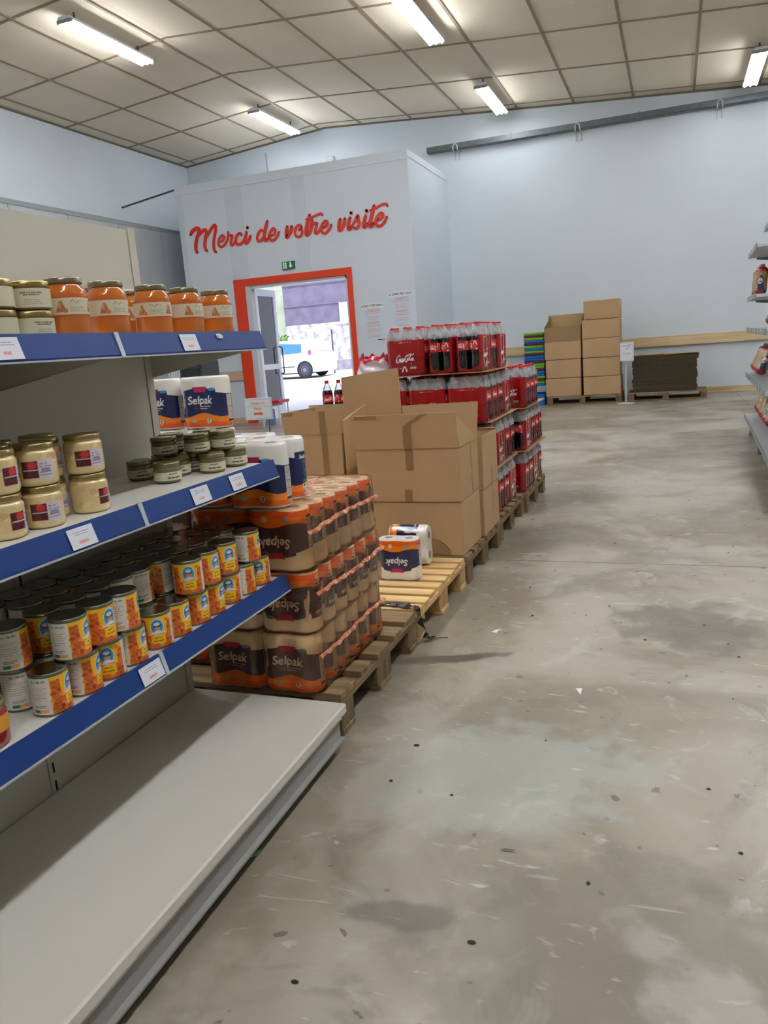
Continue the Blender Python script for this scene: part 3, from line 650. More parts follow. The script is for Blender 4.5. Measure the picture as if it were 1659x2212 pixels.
# car
def car():
    r = thing('car', 'small white hatchback parked outside the entrance, seen from its side and rear', 'car', (-14.28, 27.0, gz(27.8)+.01)); adopt(r, None)
    prof = [(-1.70, .22), (-1.78, .45), (-1.72, .66), (-1.55, .78), (-1.05, .90), (-.55, 1.30), (-.30, 1.40), (.5, 1.44), (1.15, 1.40), (1.40, 1.30), (1.66, .90), (1.74, .75), (1.76, .35), (1.68, .20)]
    up = catmull(prof, 3); W2 = .80; secs = [(-.80, .86, .02), (-.77, .97, .0), (-.55, 1., 0), (.55, 1., 0), (.77, .97, 0), (.80, .86, .02)]
    n = len(up); vs = []; fs = []
    P = np.zeros((6, n, 3))
    for i, (yy, sc, _) in enumerate(secs):
        for j, (x, z) in enumerate(up):
            t = max(0, (z-.85)/.6); inw = .17*t*abs(yy)/.8
            P[i, j] = (x*(.985+.015*(sc > .9))*1.0, yy-math.copysign(inw, yy)+.8, .2+(z-.2)*(.9+.1*sc))
    vs = [tuple(p) for p in P.reshape(-1, 3)]
    for i in range(5):
        for j in range(n-1): fs.append((i*n+j, i*n+j+1, (i+1)*n+j+1, (i+1)*n+j))
    fs.append(tuple(range(n))); fs.append(tuple(range(5*n, 6*n))[::-1]); fs.append((0, n, 2*n, 3*n, 4*n, 5*n)); fs.append(tuple(n-1+n*i for i in range(6))[::-1])
    b = MB(); b.add(vs, fs, 0, False); body = fix_normals(b.build('body', mat('car_white', (232, 234, 238), .25, coat=.6), r))
    gl = mat('car_glass_blue', (60, 120, 160), .08)
    def pane(x0, x1, zt0, zt1, xo):
        f = lambda x, z: (x, -.012+.17*max(0, (z-.85)/.6)*1.0, z)
        return MB().add([f(x0, .93), f(x1, .95), f(x1-.02, zt1), f(xo, zt0)], [(0, 1, 2, 3)])
    pane(-.80, -.12, 1.24, 1.33, -.42).build('front_window', gl, r)
    pane(.0, 1.0, 1.33, 1.26, .02).build('rear_side_window', gl, r)
    MB().add([(1.655, .12, .97), (1.655, 1.48, .97), (1.44, 1.36, 1.29), (1.44, .24, 1.29)], [(0, 1, 2, 3)]).build('rear_window', mat('rear_glass', (200, 206, 214), .1), r)
    MB().box(1.30, 1.40, -.015, .03, .84, 1.02, 0).build('tail_light', mat('tail_magenta', (220, 60, 150), .3), r)
    for x in (-1.12, 1.10):
        for y, s in ((.06, -1), (1.5, 1)):
            w = MB().lathe([(.16, -.09), (.27, -.085), (.285, -.06), (.285, .06), (.27, .085), (.16, .09)], 24, axis='y', c=(x, y, .285)).build('wheel', mat('tyre', (48, 50, 66), .7), r)
            MB().lathe([(.03, -.105), (.07, -.1), (.09, -.085), (.15, -.092), (.17, -.08)], 20, axis='y', c=(x, y, .285), cap0=True, cap1=False).build('hubcap', mat('hubcap', (120, 122, 140), .4, .3), w)
    for x in (-1.12, 1.10):
        MB().lathe([(.33, -.008), (.33, .02)], 28, axis='y', c=(x, 0, .30)).build('wheel_arch', mat('arch_black', (24, 24, 30), .8), r)
    MB().box(-1.3, 1.4, .15, 1.45, .16, .26).build('underbody', mat('arch_black', (0, 0, 0)), r)
    MB().box(-.75, .7, -.014, 0, .42, .455).build('side_strip', mat('strip_dark', (70, 74, 84), .5), r)
    MB().box(.52, .60, -.03, 0, .76, .79).build('door_handle', mat('car_handle', (150, 154, 160), .4), r)
    return r
car()
# ------------------------------------------------------------------ left shelving gondola
GX, GY = -1.2, 0.7
gond = thing('shelving_unit', 'grey metal shop shelving with blue price strips in the left foreground, goods on three shelves', 'shelving', (GX, GY, 0)); adopt(gond, None)
def LX(x): return x-GX
def LY(y): return y-GY
YE, YN, YJ = 1.99, -.62, 1.37
pan = mat('shelf_panel_grey', (190, 187, 174), .5); wsh = mat('shelf_white_enamel', (214, 212, 204), .38, spec=.5); slot = mat('slot_dark', (26, 27, 26), .8)
blue = mat('blue_price_strip', (22, 58, 126), .42, spec=.35); clear = mat('clear_plastic_edge', (186, 192, 204), .25)
b = MB()
for ya, yb in ((YN, YJ-.016), (YJ+.016, YE-.032)): b.box(LX(-1.505), LX(-1.485), LY(ya), LY(yb), .06, 1.585)
b.build('back_panel', pan, gond)
for y0 in (YJ-.015, YE-.03):
    u = MB().box(LX(-1.52), LX(-1.482), LY(y0), LY(y0+.03), 0, 1.592)
    for k in range(30 if y0 < 1.5 else 0): u.box(LX(-1.4825), LX(-1.4815), LY(y0+.012), LY(y0+.018), .10+.05*k, .128+.05*k, 1)
    u.build('upright', [pan, slot], gond)
b = MB().bbox(LX(-1.482), LX(-.935), LY(YN), LY(YE), .118, .15, .005).box(LX(-1.48), LX(-.95), LY(YN), LY(YE-.01), .10, .118)
b.build('base_shelf', wsh, gond)
b = MB().box(LX(-.975), LX(-.955), LY(YN), LY(YE-.02), .045, .10).box(LX(-.985), LX(-.94), LY(YN), LY(YE-.02), .040, .046); b.build('kick_rail', mat('kick_grey', (150, 150, 148), .4), gond)
for y in (YE-.10, YJ, .35): MB().cyl((LX(-1.0), LY(y), 0), (LX(-1.0), LY(y), .10), .014).cyl((LX(-1.0), LY(y), 0), (LX(-1.0), LY(y), .012), .024).build('foot', mat('foot_grey', (120, 120, 118), .5), gond)
for k, (zs, tags) in enumerate([(1.262, [(1.592, 1.66), (1.03, 1.10)]), (.895, [(1.141, 1.212), (1.557, 1.632), (1.735, 1.804)]), (.545, [(1.285, 1.36)])]):
    sh = MB().bbox(LX(-1.482), LX(-1.108), LY(YN), LY(YE), zs-.03, zs, .003).build('shelf', wsh, gond)
    zt_ = zs+.008; 
    for ya, yb in ((YN, YJ-.006), (YJ+.006, YE+.002)):
        q = MB(); pr = [(-1.110, zt_), (-1.103, zt_+.002), (-1.088, zt_-.044), (-1.091, zt_-.050), (-1.096, zt_-.044), (-1.108, zt_-.006)]
        q.prism([(LX(x), z) for x, z in pr], LY(ya), LY(yb)); q.box(LX(-1.0915), LX(-1.0865), LY(ya), LY(yb), zt_-.051, zt_-.0475, 1)
        fix_normals(q.build('price_strip', [blue, clear], sh))
    q = MB(); q.prism([(LX(-1.106), zt_+.003), (LX(-1.099), zt_+.003), (LX(-1.085), zt_-.050), (LX(-1.093), zt_-.050)], LY(YJ-.006), LY(YJ+.006)); fix_normals(q.build('strip_joint', clear, sh))
    for j, (ya, yb) in enumerate(tags):
        cv = Canvas(.07, .042, .0012, (224, 226, 236)); cv.lines(.006, .064, .026, .034, 2, .0012, (120, 120, 130), seed=j+k*7, center=True); cv.lines(.022, .05, .008, .016, 1, .005, (230, 150, 140), seed=j, center=True)
        wdt = yb-ya
        flat_panel('price_label', cv, sh, lambda X, Y, ya=ya, zt_=zt_, wdt=wdt: np.stack([LX(-1.0995)+(.042-Y)*.30+.0012, LY(ya)+X/.07*wdt, zt_-.004-(.042-Y)*.93], -1))
    for y in (YE-.004, YJ+.018, YJ-.02):
        q = MB().prism([(LX(-1.482), zs-.03), (LX(-1.14), zs-.03), (LX(-1.14), zs-.042), (LX(-1.482), zs-.10)], LY(y), LY(y+.003)); fix_normals(q.build('bracket', pan, sh))
    # end face of the blue strip
# ------------------------------------------------------------------ tins
can_wall = painted('printed_tin_label', .38, coat=.2); steel = mat('tin_steel', (150, 148, 138), .25, 1.0, noise=.1, nscale=30); steel_d = mat('tin_lid', (128, 130, 120), .42, .75)
CR, CH = .0378, .088
def make_can():
    Lc = 2*PI*CR; Hc = CH-.010; cv = Canvas(Lc, Hc, .0011, (226, 220, 208)); ux = lambda deg: Lc/2+deg/360*Lc
    cv.rect(ux(-64), ux(62), 0, Hc, (244, 186, 30)); cv.rect(ux(-64), ux(62), 0, Hc*.16, (214, 104, 40))
    rn = random.Random(3)
    cv.poly([(ux(-60), 0), (ux(-60), Hc*.86), (ux(-34), Hc*.88), (ux(-30), Hc*.40), (ux(40), Hc*.40), (ux(42), Hc*.78), (ux(60), Hc*.74), (ux(62), 0)], (216, 104, 38))
    for i in range(60):
        a = rn.uniform(-62, 60); z = rn.uniform(0, Hc*.84)
        if a > -32 and a < 40 and z > Hc*.36: continue
        cv.ell(ux(a), z, .0045, .0035, rn.choice([(230, 128, 50), (196, 84, 28), (236, 142, 62), (168, 62, 20)]), .8)
    for i in range(16): a = rn.uniform(-60, -36); z = rn.uniform(0, Hc*.84); cv.rect(ux(a), ux(a)+.004, z, z+.0012, (130, 44, 16))
    cv.ell(ux(6), Hc*.66, .0155, .0195, (236, 240, 244)); cv.ell(ux(6), Hc*.66, .0142, .018, (40, 150, 214))
    cv.ell(ux(6), Hc*.60, .0062, .0068, (206, 150, 116)); cv.ell(ux(6), Hc*.70, .0095, .0040, (70, 52, 50)); cv.ell(ux(5), Hc*.74, .0075, .0040, (214, 222, 232)); cv.ell(ux(6), Hc*.50, .009, .004, (225, 228, 236))
    cv.text('Jean Nicolas', ux(6), Hc*.43, .0075, (236, 236, 240), bold=.03, shear=.1); cv.strokes([[(ux(-18), Hc*.425), (ux(30), Hc*.44)]], .0007, (90, 60, 60))
    cv.poly([(ux(-20), Hc*.39), (ux(33), Hc*.42), (ux(33), Hc*.14), (ux(14), Hc*.10), (ux(2), Hc*.15), (ux(-18), Hc*.12)], (250, 196, 26))
    cv.lines(ux(-12), ux(26), Hc*.18, Hc*.36, 2, .0022, (110, 84, 20), seed=4, center=True)
    # back panel
    cv.text('Jean Nicolas', ux(-97), Hc*.85, .0062, (60, 54, 50), bold=.02, shear=.1); cv.lines(ux(-128), ux(-72), Hc*.36, Hc*.80, 7, .0009, (150, 142, 132), seed=9)
    cv.rect(ux(-125), ux(-102), Hc*.05, Hc*.13, (30, 130, 70)); cv.rect(ux(-102), ux(-76), Hc*.05, Hc*.13, (236, 170, 90)); cv.lines(ux(-120), ux(-80), Hc*.16, Hc*.26, 2, .002, (140, 150, 180), seed=2)
    cv.rect(ux(-172), ux(-158), Hc*.38, Hc*.74, (50, 34, 40)); cv.lines(ux(-152), ux(-134), Hc*.40, Hc*.78, 5, .0014, (150, 144, 120), seed=12); cv.lines(ux(-178), ux(-134), Hc*.06, Hc*.30, 5, .0012, (168, 156, 142), seed=13)
    cv.rect(ux(132), ux(146), Hc*.38, Hc*.74, (50, 34, 40)); cv.lines(ux(70), ux(125), Hc*.2, Hc*.8, 8, .0009, (150, 142, 132), seed=19)
    cv.rect(0, Lc, Hc-.0022, Hc, (60, 110, 60))
    root = thing('food_tin', 'tin', 'tin'); adopt(root, None)
    b = MB().lathe([(CR-.002, 0), (CR, .0015), (CR, .004), (CR-.0012, .0055), (CR-.0012, CH-.0055), (CR, CH-.004), (CR, CH-.0005), (CR-.0012, CH)], 40); b.build('tin_body', steel, root)
    nu = cv.nx-1; th = np.arange(nu)/nu*2*PI
    zz = np.linspace(.005, CH-.005, cv.ny); P = np.zeros((cv.ny, nu, 3)); r_ = CR-.0006
    P[..., 0] = r_*np.cos(th); P[..., 1] = r_*np.sin(th); P[..., 2] = zz[:, None]
    C = cv.a[:, (np.arange(nu)+nu//2) % nu]
    grid_mesh('label', P, C, True, can_wall, root)
    l = MB().lathe([(CR-.0012, CH), (CR-.003, CH), (CR-.0035, CH-.004), (CR-.008, CH-.0042), (CR-.009, CH-.0032), (.003, CH-.0034)], 32, cap0=False)
    lid = l.build('lid', steel_d, root)
    t_ = MB()
    pts = [(.006*math.cos(a*PI/6)+.012, .0065*math.sin(a*PI/6), CH-.0015) for a in range(13)]
    t_.tube(pts, .0011, 5).box(-.002, .010, -.003, .003, CH-.0032, CH-.002); t_.build('pull_tab', steel, lid)
    return root
can0 = make_can(); can_used = [False]
def can(x, y, tier, off, label, group=None):
    c = can0 if not can_used[0] else copy_tree(can0); can_used[0] = True
    c.location = (x, y, .545+tier*CH+.0003); c.rotation_euler = (0, 0, math.atan2(-y, -x)+math.radians(off)); c['label'] = label
    if group: c['group'] = group
    elif 'group' in c: del c['group']
GRP = 'tins on the lower shelf'
front = [(1.094, 62), (1.184, 62), (1.260, -6), (1.337, 58), (1.435, -2), (1.511, 52), (1.597, 40), (1.670, 56), (1.758, -2), (1.835, 80), (1.924, 2)]
for i, (y, o) in enumerate(front):
    top = i not in (0, 4, 5)
    can(-1.155, y, 0, o, 'orange food tin on the lower shelf, %s from near end of bottom front row%s' % (ORD[i], '' if top else ', uncovered'), GRP)
upf = {1: (60, 1.159), 2: (38, 1.239), 3: (80, 1.318), 6: (-4, 1.575), 7: (44, 1.652), 8: (20, 1.742), 9: (66, 1.868)}
for n, (i, (o, y)) in enumerate(upf.items()): can(-1.147, y, 1, o, 'food tin in the upper layer at the shelf edge, %s of seven from near end' % ORD[n], GRP)
can(-1.236, 1.097, 0, 92, 'tin showing its white back label, lower one at the near end behind the front row', GRP)
can(-1.232, 1.085, 1, 96, 'tin showing its white back label, upper one at the near end of the shelf', GRP)
can(-1.232, 1.483, 1, 118, 'tin turned to its white label, above the two lids left uncovered', GRP)
for r_i, x in enumerate((-1.232, -1.309, -1.386, -1.4445)):
    if r_i == 3: break
    for k in range(10):
        y = 1.18+.0775*k+(.035 if r_i % 2 else 0)
        for tier in (0, 1):
            if r_i == 0 and tier == 1 and abs(y-1.483) < .06: continue
            can(x, y, tier, RNG.uniform(-180, 180), 'food tin with dark lid in the shaded rows at the back of the lower shelf', 'tins in the shaded back rows')
# red jar at the frame edge
def jar_shape(r, h, neck, lidh, seg=28, rb=None):
    return [(r*.80, 0), (r*.95, .003), (r, .010), (r, h*.72), (r*.985, h*.78), (neck*1.03, h-lidh-.004), (neck, h-lidh)]
# ------------------------------------------------------------------ glass jars
def glassy(name, rgb, rough=.08, noise=0., ns=30):
    return mat(name, rgb, rough, spec=.7, coat=.8, noise=noise, nscale=ns)
gold = mat('brass_lid', (176, 156, 104), .28, .9); olive_lid = mat('grey_gold_lid', (150, 142, 118), .3, .85)
def make_jar(name, label, cat, r, h, body_m, lid_m, lidh, neck, canvas=None, lz=(0, 0), span=360, body_canvas=None):
    root = thing(name, label, cat); adopt(root, None)
    pr = jar_shape(r, h, neck, lidh)
    if body_canvas is None: MB().lathe(pr, 30).build('glass_body', body_m, root)
    else:
        nu = 96; zz = np.array([p[1] for p in pr]); rr = np.array([p[0] for p in pr]); nv = 40; z = np.linspace(0, zz[-1], nv); R_ = np.interp(z, zz, rr); th = np.arange(nu)/nu*2*PI
        P = np.zeros((nv, nu, 3)); P[..., 0] = R_[:, None]*np.cos(th); P[..., 1] = R_[:, None]*np.sin(th); P[..., 2] = z[:, None]
        U, V = np.meshgrid(np.arange(nu)/nu, np.linspace(0, 1, nv)); grid_mesh('glass_body', P, sample(body_canvas, (U+.5) % 1, V), True, body_m, root)
        MB().lathe([(r*.8, .0002), (r*.81, .0008)], 24).build('base', mat('jar_base', (150, 130, 90), .3), root)
    MB().lathe([(neck*.99, h-lidh-.0005), (neck*1.06, h-lidh), (neck*1.075, h-lidh+.002), (neck*1.06, h-.002), (neck*1.02, h), (neck*.9, h), (neck*.88, h-.0012)], 30).build('lid', lid_m, root)
    if canvas is not None:
        nu = canvas.nx; th = (np.linspace(-.5, .5, nu))*math.radians(span); z = np.linspace(lz[0], lz[1], canvas.ny); P = np.zeros((canvas.ny, nu, 3)); q = r+.0006
        P[..., 0] = q*np.cos(th); P[..., 1] = q*np.sin(th); P[..., 2] = z[:, None]; grid_mesh('label', P, canvas.a, False, painted(), root)
    return root
def place(proto, flag, x, y, z, off, label, group):
    c = proto if not flag[0] else copy_tree(proto); flag[0] = True
    c.location = (x, y, z); c.rotation_euler = (0, 0, math.atan2(-y, -x)+math.radians(off)); c['label'] = label; c['group'] = group; return c
# tall orange jars
JR, JH = .0425, .121
Lc = 2*PI*JR*.8; cv = Canvas(Lc, .036, .0012, (212, 204, 176)); cv.rect(0, Lc, 0, .0022, (196, 60, 34)); cv.rect(0, Lc, .0338, .036, (196, 60, 34))
m_ = Lc/2
for a in (-.012, .075-.02):
    cv.poly([(m_+a-.010, .006), (m_+a-.003, .028), (m_+a+.003, .028), (m_+a+.010, .010), (m_+a+.006, .006)], (176, 110, 62)); cv.ell(m_+a+.008, .009, .005, .004, (196, 128, 50)); cv.ell(m_+a-.002, .02, .003, .008, (206, 150, 104))
cv.strokes([catmull([(m_+.006, .024), (m_+.012, .030), (m_+.018, .023), (m_+.026, .029), (m_+.034, .024)], 4)], .0013, (150, 130, 108)); cv.lines(m_+.006, m_+.05, .006, .018, 3, .0013, (150, 140, 112), seed=3)
cv.lines(.004, m_-.03, .006, .030, 5, .0010, (170, 160, 136), seed=6)
orange_sauce = glassy('orange_puree', (206, 112, 34), .1, .12, 18)
j0 = make_jar('glass_jar', 'j', 'jar', JR, JH, orange_sauce, olive_lid, .012, .034, cv, (.046, .082), 288); fl = [False]
for i, (x, y, o) in enumerate([(-1.16, 1.305, 2), (-1.16, 1.432, 6), (-1.262, 1.53, 40), (-1.162, 1.592, -18), (-1.162, 1.728, 24), (-1.162, 1.870, 12), (-1.262, 1.655, 0), (-1.262, 1.79, 0)]):
    lab = ['nearest one, touching the beige labelled jars', 'second from the near end of the front row', 'half hidden behind the second front jar', 'third from the shelf end', 'second from the shelf end', 'last one at the shelf end', 'in the second row, mostly hidden', 'in the second row near the shelf end, mostly hidden'][i]
    place(j0, fl, x, y, 1.2622, o, 'tall jar of orange puree, '+lab, 'orange puree jars on the top shelf')
# low wide beige labelled jars
cv = Canvas(2*PI*.041*.88, .036, .0013, (206, 200, 172)); m_ = cv.w/2
cv.lines(m_-.02, m_+.02, .022, .030, 2, .0020, (110, 104, 92), seed=2, center=True); cv.lines(m_-.022, m_+.022, .005, .016, 3, .0009, (150, 144, 124), seed=8, center=True)
j1 = make_jar('preserve_jar', 'j', 'jar', .041, .054, glassy('brown_preserve', (140, 108, 56), .12), gold, .012, .0385, cv, (.005, .040), 310); fl = [False]
n = 0
for (x, y) in ((-1.162, 1.207), (-1.165, 1.118), (-1.255, 1.195), (-1.258, 1.105), (-1.165, 1.03), (-1.345, 1.16)):
    for t in (0, 1):
        place(j1, fl, x, y, 1.2622+t*.0545, RNG.uniform(-25, 25) if n > 1 else (10 if t else 34), 'low jar with beige paper label on top shelf, %s jar of %s stack' % (('lower', 'upper')[t], ['right-hand front', 'second front', 'right-hand second-row', 'left second-row', 'left front', 'rear'][n//2]), 'beige labelled jars on the top shelf'); n += 1
# cream coloured jars
cb = Canvas(2*PI*.0405, .075, .0018, (222, 196, 142)); rn = random.Random(8)
for i in range(46): cb.ell(rn.uniform(0, cb.w), rn.uniform(0, .07), rn.uniform(.004, .012), rn.uniform(.003, .008), rn.choice([(232, 210, 160), (204, 160, 120), (214, 180, 116), (236, 218, 170)]), .7)
cb.rect(0, cb.w, 0, .012, (228, 208, 156), .8)
for mm in (.5,):
    x0 = cb.w*mm; cb.rect(x0-.030, x0+.0, .018, .052, (92, 30, 34)); cb.rect(x0, x0+.034, .016, .054, (216, 204, 212)); cb.ell(x0-.010, .044, .009, .008, (208, 52, 56)); cb.rect(x0-.028, x0+.0, .033, .035, (206, 196, 200)); cb.ell(x0+.016, .033, .010, .006, (150, 144, 168)); cb.lines(x0+.004, x0+.03, .020, .05, 5, .0012, (130, 120, 150), seed=4)
j2 = make_jar('dessert_jar', 'j', 'jar', .0405, .085, painted('jar_contents', .15, coat=.7), gold, .012, .036, body_canvas=cb); fl = [False]; n = 0
for (x, y, o0, o1) in ((-1.205, 1.340, 70, 16), (-1.203, 1.200, 8, 2), (-1.262, 1.278, 30, 30), (-1.205, 1.100, 60, 60), (-1.29, 1.17, 0, 0), (-1.205, 1.012, 40, 40), (-1.35, 1.10, 0, 0), (-1.35, 1.24, 0, 0), (-1.345, 1.355, 0, 0), (-1.283, 1.04, 0, 0)):
    for t in (0, 1):
        nm = ['right-hand', 'middle front', 'small gap behind', 'left front', 'inner shaded', 'leftmost', 'back left', 'back middle', 'back right', 'shaded left'][n//2]
        place(j2, fl, x, y, .8953+t*.0855, (o0, o1)[t], 'pale yellow preserve jar on the middle shelf, %s of the %s stack' % (('bottom', 'top')[t], nm), 'yellow preserve jars on the middle shelf'); n += 1
# small squat jars
cv = Canvas(2*PI*.0355*.85, .021, .0011, (208, 202, 172)); m_ = cv.w/2; cv.text('Mes terrines', m_+.008, .012, .0075, (60, 58, 44), bold=.03, shear=.1); cv.text('fines du terroir', m_+.008, .003, .0070, (60, 58, 44), bold=.03, shear=.1); cv.lines(m_-.045, m_-.02, .004, .018, 4, .0008, (140, 136, 112), seed=5)
cv2 = Canvas(cv.w, cv.h, .0011, (208, 202, 172)); cv2.lines(m_-.004, m_+.030, .013, .019, 1, .0028, (62, 60, 48), seed=3); cv2.lines(m_-.008, m_+.034, .003, .010, 1, .0030, (62, 60, 48), seed=5); cv2.lines(m_-.045, m_-.02, .004, .018, 4, .0008, (140, 136, 112), seed=5)
j3 = make_jar('terrine_jar', 'j', 'jar', .0355, .0535, glassy('dark_terrine', (112, 100, 62), .1), mat('dull_gold_lid', (140, 130, 92), .3, .85), .011, .0335, cv2, (.008, .030), 306); fl = [False]
spots = [(-1.37, 1.73, 0, 'standing apart at the back left'), (-1.25, 1.685, 0, 'nearest one at the left of the group'), (-1.295, 1.795, 0, 'bottom layer, behind the nearest one'), (-1.293, 1.872, 0, 'bottom layer, second row centre'), (-1.212, 1.842, 0, 'bottom layer, front middle'), (-1.205, 1.950, 0, 'bottom layer, at the shelf end'),
 (-1.37, 1.84, 0, 'bottom layer, back centre'), (-1.36, 1.93, 0, 'bottom layer, back right'), (-1.285, 1.948, 0, 'bottom layer, inner right'), (-1.335, 1.80, 1, 'top layer, left'), (-1.262, 1.852, 1, 'top layer, centre front'), (-1.258, 1.930, 1, 'top layer, centre right'), (-1.215, 1.905, 1, 'top layer, right'), (-1.345, 1.90, 1, 'top layer, back')]
spots[11] = (-1.30, 1.955, 1, 'top layer, back right'); spots[12] = (-1.222, 1.925, 1, 'top layer, right')
spots[13] = (-1.37, 1.885, 1, 'top layer, back')
for x, y, t, d in spots: place(j3, fl, x, y, .8953+t*.054, RNG.uniform(-6, 16), 'squat terrine jar with cream label, '+d, 'terrine jars at the end of the middle shelf')
# scrap on top strip + red jar at frame edge
o = MB().box(-.001, .001, -.012, .012, 0, .004).box(-.001, .006, -.008, .012, -.008, 0).build('paper_scrap', mat('scrap_white', (230, 226, 230), .6)); o.location = (-1.098, 1.764, 1.262); set_tags(o, 'tiny white paper scrap stuck on the blue strip of the top shelf', 'scrap')
r = thing('sauce_jar', 'red jar with an orange label at the very left edge, beside the nearest tins', 'jar', (-1.165, .948, .5453), 2.4); adopt(r, None)
MB().lathe(jar_shape(.036, .085, .032, .012), 28).build('glass_body', mat('red_sauce', (150, 30, 34), .12, coat=.6), r); MB().lathe([(.0368, .03), (.0368, .06)], 28, cap0=False, cap1=False).build('label', mat('orange_label', (226, 150, 50), .5), r)
MB().lathe([(.034, .073), (.0345, .084), (.033, .085)], 28).build('lid', gold, r)

# ------------------------------------------------------------------ pallets
wl_x = wood('pallet_wood_light', (228, 196, 140), (200, 160, 100), 0, 9.); wl_y = wood('pallet_wood_light_y', (222, 188, 132), (190, 150, 94), 1, 9.)
wd_x = wood('pallet_wood_dark', (158, 130, 92), (104, 84, 58), 0, 9.); wd_y = wood('pallet_wood_dark_y', (140, 116, 82), (96, 78, 54), 1, 9.); wb = wood('pallet_block', (140, 118, 86), (92, 76, 54), 2, 14.); wlb = wood('pallet_block_light', (206, 170, 118), (168, 130, 84), 2, 14.)
def pallet(x0, x1, y0, y1, label, light=False, along='x', boards=None, seed=0, group='pallets'):
    r = thing('pallet', label, 'pallet', ((x0+x1)/2, (y0+y1)/2, 0), group=group); adopt(r, None); rn = random.Random(seed)
    hw, hd = (x1-x0)/2, (y1-y0)/2; mx, my, mb_ = (wl_x, wl_y, wlb) if light else (wd_x, wd_y, wb)
    bl = boards or [(.145, 0), (.10, 0), (.145, 0), (.10, 0), (.145, 0)]
    ws = [q[0] for q in bl]; gap = (2*hd-sum(ws))/(len(ws)-1); y = -hd
    for w in ws:
        j = rn.uniform(-.006, .006); MB().bbox(-hw+j, hw+rn.uniform(-.008, .002), y, y+w, .122+rn.uniform(-.001, .0), .1435, .002).build('deck_board', mx, r); y += w+gap
    for x in (-hw, -.0725, hw-.10 if not light else hw-.10): MB().bbox(x, x+.10, -hd, hd, .100, .122, .002).build('stringer_board', my, r)
    for x in (-hw, -.0725, hw-.10):
        for yy, w in ((-hd, .10), (-.06, .13), (hd-.10, .10)): MB().bbox(x, x+.10+rn.uniform(-.004, 0), yy, yy+w, .022, .100, .004).build('block', mb_, r)
    for yy, w in ((-hd, .10), (-.05, .11), (hd-.10, .10)): MB().bbox(-hw, hw, yy, yy+w, 0, .022, .002).build('base_board', mx, r)
    return r
PX0, PX1 = -2.18, -.98
pallet(PX0, PX1, 2.05, 2.825, 'weathered brown pallet under the orange wrapped paper rolls, next to the shelving', boards=[(.12, 0), (.09, 0), (.12, 0), (.09, 0), (.12, 0)], seed=1)
pallet(PX0, PX1-.0, 2.845, 3.625, 'pale new wooden pallet with a single kitchen roll pack on it', light=True, boards=[(.072, 0)]*8, seed=2)
pallet(PX0, PX1+.01, 3.65, 4.445, 'dark pallet under the large open cardboard boxes', boards=[(.10, 0)]*6, seed=3)
pallet(PX0, PX1, 4.46, 5.26, 'brown pallet under the nearer stack of cola packs', boards=[(.09, 0)]*6, seed=4)
pallet(PX0+.02, PX1+.02, 5.285, 6.10, 'brown pallet under the farther stack of cola packs', boards=[(.10, 0)]*5, seed=5)
wm = wood('pallet_far', (176, 146, 104), (140, 112, 76), 0, 8.)
pallet(-2.11, -.85, 13.86, 14.66, 'pallet against the back wall under two columns of closed cartons', boards=[(.145, 0), (.10, 0), (.145, 0), (.10, 0), (.145, 0)], seed=6)
pallet(-.75, .50, 13.92, 14.72, 'pallet against the back wall under the pile of flattened cardboard', boards=[(.145, 0), (.10, 0), (.145, 0), (.10, 0), (.145, 0)], seed=7)

# ------------------------------------------------------------------ kitchen rolls
PH = .193
hp, ha, hL = hull(.2, .1, .05, .007, .0022)
cv = Canvas(hL, PH, .0016, (246, 243, 236))
def art(c0):
    for s_ in (-1, 1):
        pass
    X = cv.X-c0; X = (X+hL/2) % hL-hL/2; Z = cv.Y; near = np.abs(X) < .1285
    wave = .050+.008*np.sin(X*38+1.2); top = .142+.010*np.cos(X*22)-.008*(np.abs(X) > .07)
    cv.fill(near & (Z < wave), (248, 136, 22)); cv.fill(near & (Z < wave*.55), (240, 104, 18)); cv.fill(near & (Z >= wave) & (Z < top), (24, 34, 88)); cv.fill(near & (Z < .006), (238, 236, 230))
art(hL/2); art(0)
for c0 in (hL/2,):
    cv.poly([(c0-.032, .156), (c0+.036, .156), (c0+.024, .137), (c0-.020, .137)], (196, 26, 92))
    cv.text('Selpak', c0, .092, .042, (236, 236, 240), shear=.18, bold=.02); cv.lines(c0-.005, c0+.045, .070, .086, 2, .003, (200, 190, 190), seed=2); cv.rect(c0-.03, c0-.01, .076, .079, (206, 60, 90))
    cv.strokes([catmull([(c0-.088, .060), (c0-.082, .09), (c0-.078, .12), (c0-.072, .15)], 4)], .010, (222, 216, 206)); cv.ell(c0-.074, .10, .006, .02, (206, 200, 190)); cv.ell(c0+.03, .028, .010, .010, (236, 220, 200)); cv.text('2', c0+.03, .022, .017, (30, 40, 90), bold=.03); cv.ell(c0-.035, .03, .008, .007, (120, 190, 226)); cv.ell(c0+.055, .145, .016, .006, (60, 150, 210))
for c0, e in ((0, 1), (hL, 1)):   # back print, same wordmark
    cv.text('Selpak', c0, .092, .042, (236, 236, 240), shear=.18, bold=.02); cv.poly([(c0-.032, .156), (c0+.036, .156), (c0+.024, .137), (c0-.020, .137)], (196, 26, 92)); cv.ell(c0+.03, .03, .010, .010, (236, 220, 200)); cv.ell(c0-.045, .03, .010, .008, (120, 190, 226))
e1 = hL/2+.1285; e2 = hL/2-.1285
cv.rect(e1-.016, e1+.016, .020, .122, (196, 188, 176)); cv.rect(e1-.016, e1+.016, .022, .030, (40, 34, 40)); cv.lines(e1-.013, e1+.013, .034, .118, 14, .0022, (140, 134, 130), seed=5); cv.text('Selpak', e1, .128, .012, (226, 228, 236), shear=.15)
